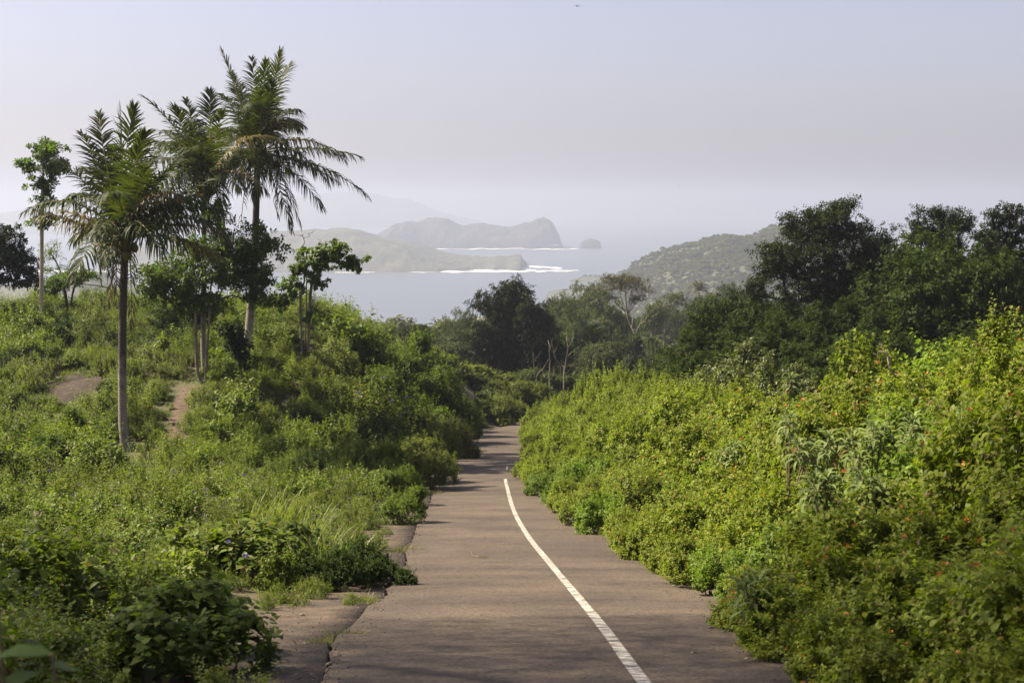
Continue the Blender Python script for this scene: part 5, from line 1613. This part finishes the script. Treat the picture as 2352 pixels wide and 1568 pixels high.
for vx, vy, Y, s, lab in [(795, 1457, None, 1.0, 'grass tuft growing in the crack of the left road edge'), (835, 1377, None, 1.1, 'grass tuft at the top of the broken road edge'), (745, 1470, None, .8, 'small grass tuft on the dirt shoulder'),
                          (995, 1133, None, 1.6, 'grass tuft on the far shoulder'), (930, 1262, None, 1.5, 'yellowish grass tuft beside the narrowing shoulder')]:
    Y = solve_Y(vx, vy); p = at(vx, vy, Y); p[2] -= .03
    o = thing('grass_tuft', lab, 'grass', p, None, ROT()); o.scale = (s, s, s)
    c = link('blade', SGm, o); c['kind'] = 'stuff'

# ------------------------------------------------------------------ ground cover (not countable)


def weed_mesh(name, R, H, nsh, k, leaf, mat, seed, kind='q', extra=None, spread=1., upb=.8, mats=None):
    rng = np.random.default_rng(seed)
    a = rng.uniform(0, 2 * pi, nsh); r = R * np.sqrt(rng.random(nsh))
    B = np.stack([np.cos(a) * r, np.sin(a) * r, 0 * r - .05], -1)
    d = norm(np.stack([np.cos(a) * .5, np.sin(a) * .5, np.full(nsh, upb)], -1) + rng.normal(0, .3, (nsh, 3)))
    Ls = H * rng.uniform(.5, 1.25, nsh) * (1 - .4 * (r / R) ** 2)
    p, dd, nn, s = shoot_leaves(B, d, Ls, k, rng, spread, .12, .12, .35, .1, .9)
    g_ = Geo().add(*leaf_geo(p, dd, nn, leaf[0] * s, leaf[1] * s, kind))
    V, F = tube_geo(B, B + d * Ls[:, None] * .95 - np.array([0, 0, .1]) * Ls[:, None], np.full(nsh, .004), np.full(nsh, .002), 3)
    g_.add(V, F, 1)
    if extra == 'purple':
        n = 5
        q = rng.integers(0, nsh, n)
        tip = B[q] + d[q] * (Ls[q] * 1.25)[:, None]
        g_.add(*tube_geo(B[q] + d[q] * (Ls[q] * .6)[:, None], tip, np.full(n, .003), np.full(n, .002), 3), 1)
        pf = np.repeat(tip, 6, 0) + rng.normal(0, .010, (n * 6, 3))
        g_.add(*leaf_geo(pf, rnd_dirs(n * 6, rng), rnd_dirs(n * 6, rng), .020, .016), 2)
    if extra == 'grass':
        g_.add(*blades(9, H * 1.1, .010, R, rng, .7, 4, .9), 3)
    return g_.mesh(name, [M[mat], M['stem'], M['purple'], M['grass']])


def clump_mesh(name, R, H, nl, nsh, k, leaf, mat, seed, kind='q', purple=0, **kw):
    pr = shrub_proto(name, R, H, nl, nsh, k, leaf, mat, seed, kind, stems=5, flowers=purple, fmat='purple', fsize=.017, **kw)
    gg = Geo()
    for q, part in enumerate(p_ for p_ in ('foliage', 'stem', 'blossom') if p_ in pr):
        me = pr[part]
        V = np.empty(len(me.vertices) * 3, np.float32); me.vertices.foreach_get('co', V)
        F = np.empty(len(me.polygons) * 3, np.int32); me.polygons.foreach_get('vertices', F)
        gg.add(V.reshape(-1, 3), F.reshape(-1, 3), q)
        bpy.data.meshes.remove(me)
    return gg.mesh(name, [M[mat], M['stem'], M['purple']])


WD = [clump_mesh('w0', .55, .55, 6, 130, 15, (.075, .045), 'weed', 800, 'l', sl=.5, lr=.38, upb=.7, poke=.2),
      clump_mesh('w1', .50, .60, 6, 150, 17, (.055, .022), 'weed', 801, 'q', sl=.55, lr=.34, upb=.9, poke=.25),
      clump_mesh('w2', .55, .50, 6, 140, 15, (.052, .030), 'weed_pale', 802, 'q', 13, sl=.5, lr=.36, upb=.9, poke=.3),
      clump_mesh('w3', .50, .42, 5, 100, 13, (.080, .058), 'weed', 803, 'l', 6, sl=.5, lr=.4, upb=.6),
      clump_mesh('w4', .50, .60, 6, 130, 15, (.065, .026), 'weed_pale', 804, 'q', sl=.55, lr=.34, upb=.9, poke=.25),
      clump_mesh('w5', .55, .50, 6, 140, 15, (.075, .042), 'dark_shrub', 805, 'q', sl=.5, lr=.38),
      weed_mesh('w6', .45, .26, 60, 12, (.050, .030), 'weed', 806, 'q', 'grass'),
      weed_mesh('w7', .12, 1.0, 4, 22, (.085, .035), 'weed', 807, 'l', upb=2.5)]


def in_path(x, y):
    a = (y > pY[0] - .6) & (y < pY[-1]) & (np.abs(x - fx(y)) < .36 + .2 * sstep(y, 55, 59))
    q = np.hypot((x - PC[0]) / 1.2, (y - PC[1]) / 2.3) < 1 + .35 * vnoise(x, y, .9, 5)
    f_ = (np.abs(x - colx(284, 49.5)) < .75) & (y > 46.5) & (y < 50)
    return a | q | f_


PT = []; SC = []; IX = []
for ya, yb, dens, sc in [(4.5, 12, 8.5, .62), (12, 24, 6.0, .78), (24, 42, 4.2, 1.0), (42, 62, 2.6, 1.25), (62, 95, 1.7, 1.5)]:
    xw = 1230 / FV * yb + 1
    n = int((yb - ya) * (xw + 3) * dens)
    x = RNG.uniform(-xw, 3, n); y = RNG.uniform(ya, yb, n)
    edge = xe_(y) - (.95 + .30 * fbm(x * 0, y, 2.0, 3, 31)) * np.where((y < 17), .95, np.where(y < 21, .2, np.where(y < 30, .55, .8)))
    edge = np.where((y > 9) & (y < 17.0), edge - .10, edge)
    edge = np.where(y < 9.3, xe_(y) - .12, edge)
    ok = (x < edge - .05) & (x > -1230 / FV * y - 1) & ~in_path(x, y)
    x = x[ok]; y = y[ok]
    z = ground(x, y)
    close = sstep(edge[ok] - x, 0, 1.2)
    PT.append(np.stack([x, y, z], -1)); SC.append(sc * np.exp(RNG.normal(-.1, .35, len(x))) * (.45 + .55 * close))
    nz = vnoise(x, y, 3.5, 40); nz2 = vnoise(x, y, 6.0, 41)
    pick = np.where(nz > .25, 4, np.where(nz < -.35, 0, np.where(nz2 > .2, 2, np.where(nz2 < -.4, 5, 1))))
    swap = RNG.random(len(x)) < .35
    pick = np.where(swap, RNG.integers(0, 5, len(x)), pick)
    # lilac flowered weeds along the sunny left verge
    ver = (y > 24) & (y < 38) & (x > xe_(y) - 4.2) & (RNG.random(len(x)) < .6)
    pick = np.where(ver, 2, pick)
    lot = RNG.random(len(x))
    foot = (np.abs(x - colx(284, y)) < 1.0) & (y > 38) & (y < 50)
    SC[-1] = np.where(foot, SC[-1] * .45, SC[-1])
    track = (y > 44) & (y < 60) & (np.abs(x - fx(np.clip(y + 1.5, 50, 60))) < .85)
    bare = np.hypot((x - PC[0] * y / PC[1]) / 1.7, (y - PC[1] + 3) / 4.6) < 1
    SC[-1] = np.where(track | bare, SC[-1] * .52, SC[-1])
    grassy = np.hypot((x + 4.1) / 2.0, (y - 23.6) / 3.2) < 1
    SC[-1] = np.where(grassy, SC[-1] * .55, SC[-1])
    pick = np.where(lot < .30, 6, np.where((lot > .955) & (y < 60), 7, pick))
    IX.append(pick)
PT = np.concatenate(PT); SC = np.concatenate(SC); IX = np.concatenate(IX)
n = len(PT)
rot = np.stack([RNG.normal(0, .12, n), RNG.normal(0, .12, n), RNG.uniform(0, 2 * pi, n)], -1)
scl = np.stack([SC, SC, SC * RNG.uniform(.8, 1.3, n)], -1)
scatter('weeds', 'green weeds with small purple flowers covering the left slope and verge', WD, PT, rot, scl, IX)

# low undergrowth between the shrubs of valley, forest and hedge
UG = [shrub_proto('u%d' % j, .9, .8, 7, 160, 14, (.17, .09), m_, 820 + j, 'q', stems=2)['foliage'] for j, m_ in enumerate(('valley', 'olive', 'forest'))]
n = 5200
y = RNG.uniform(52, 300, n); x = RNG.uniform(-.25, .40, n) * y + RNG.uniform(-4, 6, n)
ok = ((x < xe_(y) - 1.2) & (y > 90)) | (x > xl(y) + 3.2)
x = x[ok]; y = y[ok]; n = len(x)
s = RNG.uniform(.7, 1.5, n) * (.8 + y / 220)
scatter('undergrowth', 'dense low undergrowth between the bushes of valley and forest', UG, np.stack([x, y, ground(x, y) - .05], -1),
        np.stack([0 * x, 0 * x, RNG.uniform(0, 6.28, n)], -1), np.stack([s, s, s * .9], -1), np.where(x > xl(y) + 6, np.where(y < 115, 2, 0), RNG.integers(0, 2, n)))
# woods on the far slope and on the hazy ridge
FW = [shrub_proto('f%d' % j, 3.2, 3.6, 9, 90, 8, (1.15, .8), m_, 840 + j, 'q', stems=2, lr=.4, poke=.05)['foliage'] for j, m_ in enumerate(('ridge_scrub', 'olive', 'ridge_scrub'))]
n = 5200
y = RNG.uniform(300, 1050, n); x = RNG.uniform(-.42, .42, n) * y
z = ground(x, y)
FP = [np.stack([x, y, z - .4], -1)]
hv = RHV[(RHV[:, 2] > -114) & (RHV[:, 0] / RHV[:, 1] < .42) & (RHV[:, 0] / RHV[:, 1] > -.05)]
q = RNG.choice(len(hv), 30000)
hp = hv[q] + np.stack([RNG.normal(0, 2.5, 30000), RNG.normal(0, 4, 30000), np.full(30000, -.9)], -1)
FP.append(hp)
FP = np.concatenate(FP); n = len(FP)
s = RNG.uniform(.7, 1.7, n) * np.where(np.arange(n) < 5200, 1.0, .6)
scatter('far_wood', 'distant wood on the slope and the hazy ridge above the bay', FW, FP, np.stack([np.zeros(n), np.zeros(n), RNG.uniform(0, 6.28, n)], -1), np.stack([s, s, s * RNG.uniform(.6, 1.1, n)], -1), RNG.integers(0, 3, n))

# ------------------------------------------------------------------ small things on the road
rg = np.random.default_rng(900)


def road_pt(vx, vy, lift=.02):
    Y = solve_Y(vx, vy); p = at(vx, vy, Y); p[2] = float(zr(p[1])) + .012 + lift
    return p


b = road_pt(1098, 1282)
gg = Geo().add(*polytube([b - b, road_pt(1085, 1279) - b, road_pt(1083, 1270) - b], [.006, .005, .003], 4)).add(*polytube([b - b, road_pt(1112, 1282) - b, road_pt(1122, 1280) - b], [.006, .005, .003], 4))
p, dd, nn, s = shoot_leaves(np.array([road_pt(1100, 1282) - b]), np.array([[1., .1, .05]]), np.array([.16]), 8, rg)
gg.add(*leaf_geo(p, dd, nn, .05 * s, .02 * s), 1)
o = link('fallen_sprig', gg.mesh('fallen_sprig', [M['rachis'], M['grass']]), None, tuple(b))
tag(o, 'small yellowish sprig lying on the asphalt', 'twig')
b = road_pt(1640, 1447)
o = link('dark_stick', Geo().add(*polytube([b - b, road_pt(1632, 1447) - b, road_pt(1627, 1449) - b], [.012, .012, .006], 5)).mesh('dark_stick', [M['bark_dark']]), None, tuple(b))
tag(o, 'short dark stick lying at the right hedge foot', 'stick')
# litter of tiny dry leaves and grit on the road
n = 1500
y = RNG.uniform(8, 60, n); u = RNG.random(n)
u = np.where(RNG.random(n) < .75, np.where(RNG.random(n) < .5, u * .3 - .22, 1 - u * .12), u)
x = (xe_(y) + .05) * (1 - u) + (xf(y) + .3) * u
P = np.stack([x, y, np.where(u < 0, zr(y) - .015, zr(y) + .022)], -1)
d = rnd_dirs(n, rg); d[:, 2] *= .12
V, F = leaf_geo(P, d, UP + rg.normal(0, .2, (n, 3)), RNG.uniform(.012, .045, n), RNG.uniform(.008, .02, n))
o = link('leaf_litter', Geo().add(V, F).mesh('leaf_litter', [M['palm_dead']]))
o['kind'] = 'stuff'; o['label'] = 'dry leaf litter and grit scattered over the road'

# grit and pebbles gathered on the shoulder, in the crack and at the foot of the hedge
n = 2600
y = 7 + 45 * RNG.random(n) ** 1.6
side = RNG.random(n)
x = np.where(side < .55, xe_(y) - RNG.random(n) ** 1.3 * 1.15, np.where(side < .75, xe_(y) + RNG.exponential(.10, n), xf(y) + .25 - RNG.exponential(.13, n)))
z = np.where(x < xe_(y), zr(y) - .03, zr(y) + .012)
sz = RNG.uniform(.004, .014, n) * np.where(RNG.random(n) < .06, 2.2, 1)
oc = np.array([(1, 0, 0), (-1, 0, 0), (0, 1, 0), (0, -1, 0), (0, 0, .7), (0, 0, -.7)], float)
of = np.array([(0, 2, 4), (2, 1, 4), (1, 3, 4), (3, 0, 4), (2, 0, 5), (1, 2, 5), (3, 1, 5), (0, 3, 5)])
V = (np.stack([x, y, z], -1)[:, None] + oc[None] * (sz[:, None] * RNG.uniform(.6, 1.4, (n, 6)))[..., None]).reshape(-1, 3)
o = link('gravel', Geo().add(V, (np.arange(n)[:, None, None] * 6 + of[None]).reshape(-1, 3)).mesh('gravel', [M['gravel']]))
o['kind'] = 'stuff'; o['label'] = 'loose grit and pebbles along both road edges'

# ------------------------------------------------------------------ birds


def bird(label, vx, vy, Y, span, rz):
    p = at(vx, vy, Y)
    o = thing('bird', label, 'bird', p, None, rz)
    u = np.linspace(-.5, .5, 7); R_ = np.array([.004, .05, .075, .07, .05, .03, .012]) * span
    V, F = polytube(np.stack([u * 0, u * span * .55, u * 0 + .01 * span], -1), R_, 6)
    link('body', Geo().add(V, F).mesh('bird_body', [M['feather_bird']], True), o)
    for sgn in (-1, 1):
        w = np.array([[0, .08, .02], [0, -.12, .02], [.22 * sgn, .13, .10], [.22 * sgn, -.06, .10], [.5 * sgn, .0, .03], [.42 * sgn, -.05, .05]]) * span
        top = w + np.array([0, 0, .012 * span])
        V = np.concatenate([w, top]); q = [(0, 1, 3, 2), (2, 3, 5, 4)]
        F = q + [tuple(a + 6 for a in reversed(f)) for f in q] + [(0, 2, 8, 6), (2, 4, 10, 8), (1, 7, 9, 3), (3, 9, 11, 5), (4, 5, 11, 10)]
        link('wing', Geo().add(V, np.array(F)).mesh('bird_wing', [M['feather_bird']]), o)


bird('dark bird gliding near the top edge of the sky', 1326, 15, 90, .5, .35)
bird('tiny dark bird low in the sky right of the islet', 1560, 427, 160, .24, .6)
bird('tiny dark bird over the sea below the islet', 1385, 615, 160, .2, -.4)

# ------------------------------------------------------------------ unseen tree added left of the camera to shade the foreground
b = np.array([-18.0, 13.0, float(ground(-18.0, 13.0)) - .2])
rg = np.random.default_rng(95)
tg, cg = make_tree([smooth_poly([(0, 0, 0), (.3, 0, 9), (.6, -.3, 17)], 9)], [(np.array([0, 0, 21.]), np.array([7., 7., 2.2]))], 260, 'treeleaf', (.1, .06), rg, r_trunk=.4, nsh=1, k=3, attach=.5, r_tip=.012, shell=.6)
n = 90000
d = rnd_dirs(n, rg) * (rg.random(n) ** .36)[:, None] * np.array([9.0, 8.0, 2.6]) + np.array([0, 0, 21.2])
V, F = leaf_geo(d, rnd_dirs(n, rg), UP + rg.normal(0, .5, (n, 3)), rg.uniform(.07, .13, n), rg.uniform(.045, .075, n))
o = thing('added_shade_tree', 'unseen tree added left of the viewpoint to shade the foreground', 'tree', b)
link('trunk', tg.mesh('shade_trunk', [M['bark']], True), o)
link('crown', cg.add(V, F).mesh('shade_crown', [M['treeleaf']]), o)

# ------------------------------------------------------------------ haze over the whole bay
hz = bpy.data.materials.new('haze'); hz.use_nodes = True
nt = hz.node_tree; nt.nodes.clear()
ho = nt.nodes.new('ShaderNodeOutputMaterial'); hv_ = nt.nodes.new('ShaderNodeVolumePrincipled')
hv_.inputs['Color'].default_value = (.50, .54, .665, 1)
hv_.inputs['Density'].default_value = .00028
hv_.inputs['Anisotropy'].default_value = .3
nt.links.new(hv_.outputs[0], ho.inputs['Volume'])
x0, x1, y0, y1, z0, z1 = -15500, 15500, -2500, 16000, SEA - 8, 130
V = np.array([(x, y, z) for x in (x0, x1) for y in (y0, y1) for z in (z0, z1)], float)
F = np.array([(0, 1, 3, 2), (4, 6, 7, 5), (0, 4, 5, 1), (2, 3, 7, 6), (0, 2, 6, 4), (1, 5, 7, 3)])
o = link('haze', mesh_np('haze', V, F, hz))
o['kind'] = 'stuff'; o['label'] = 'pale haze filling the air over the bay'
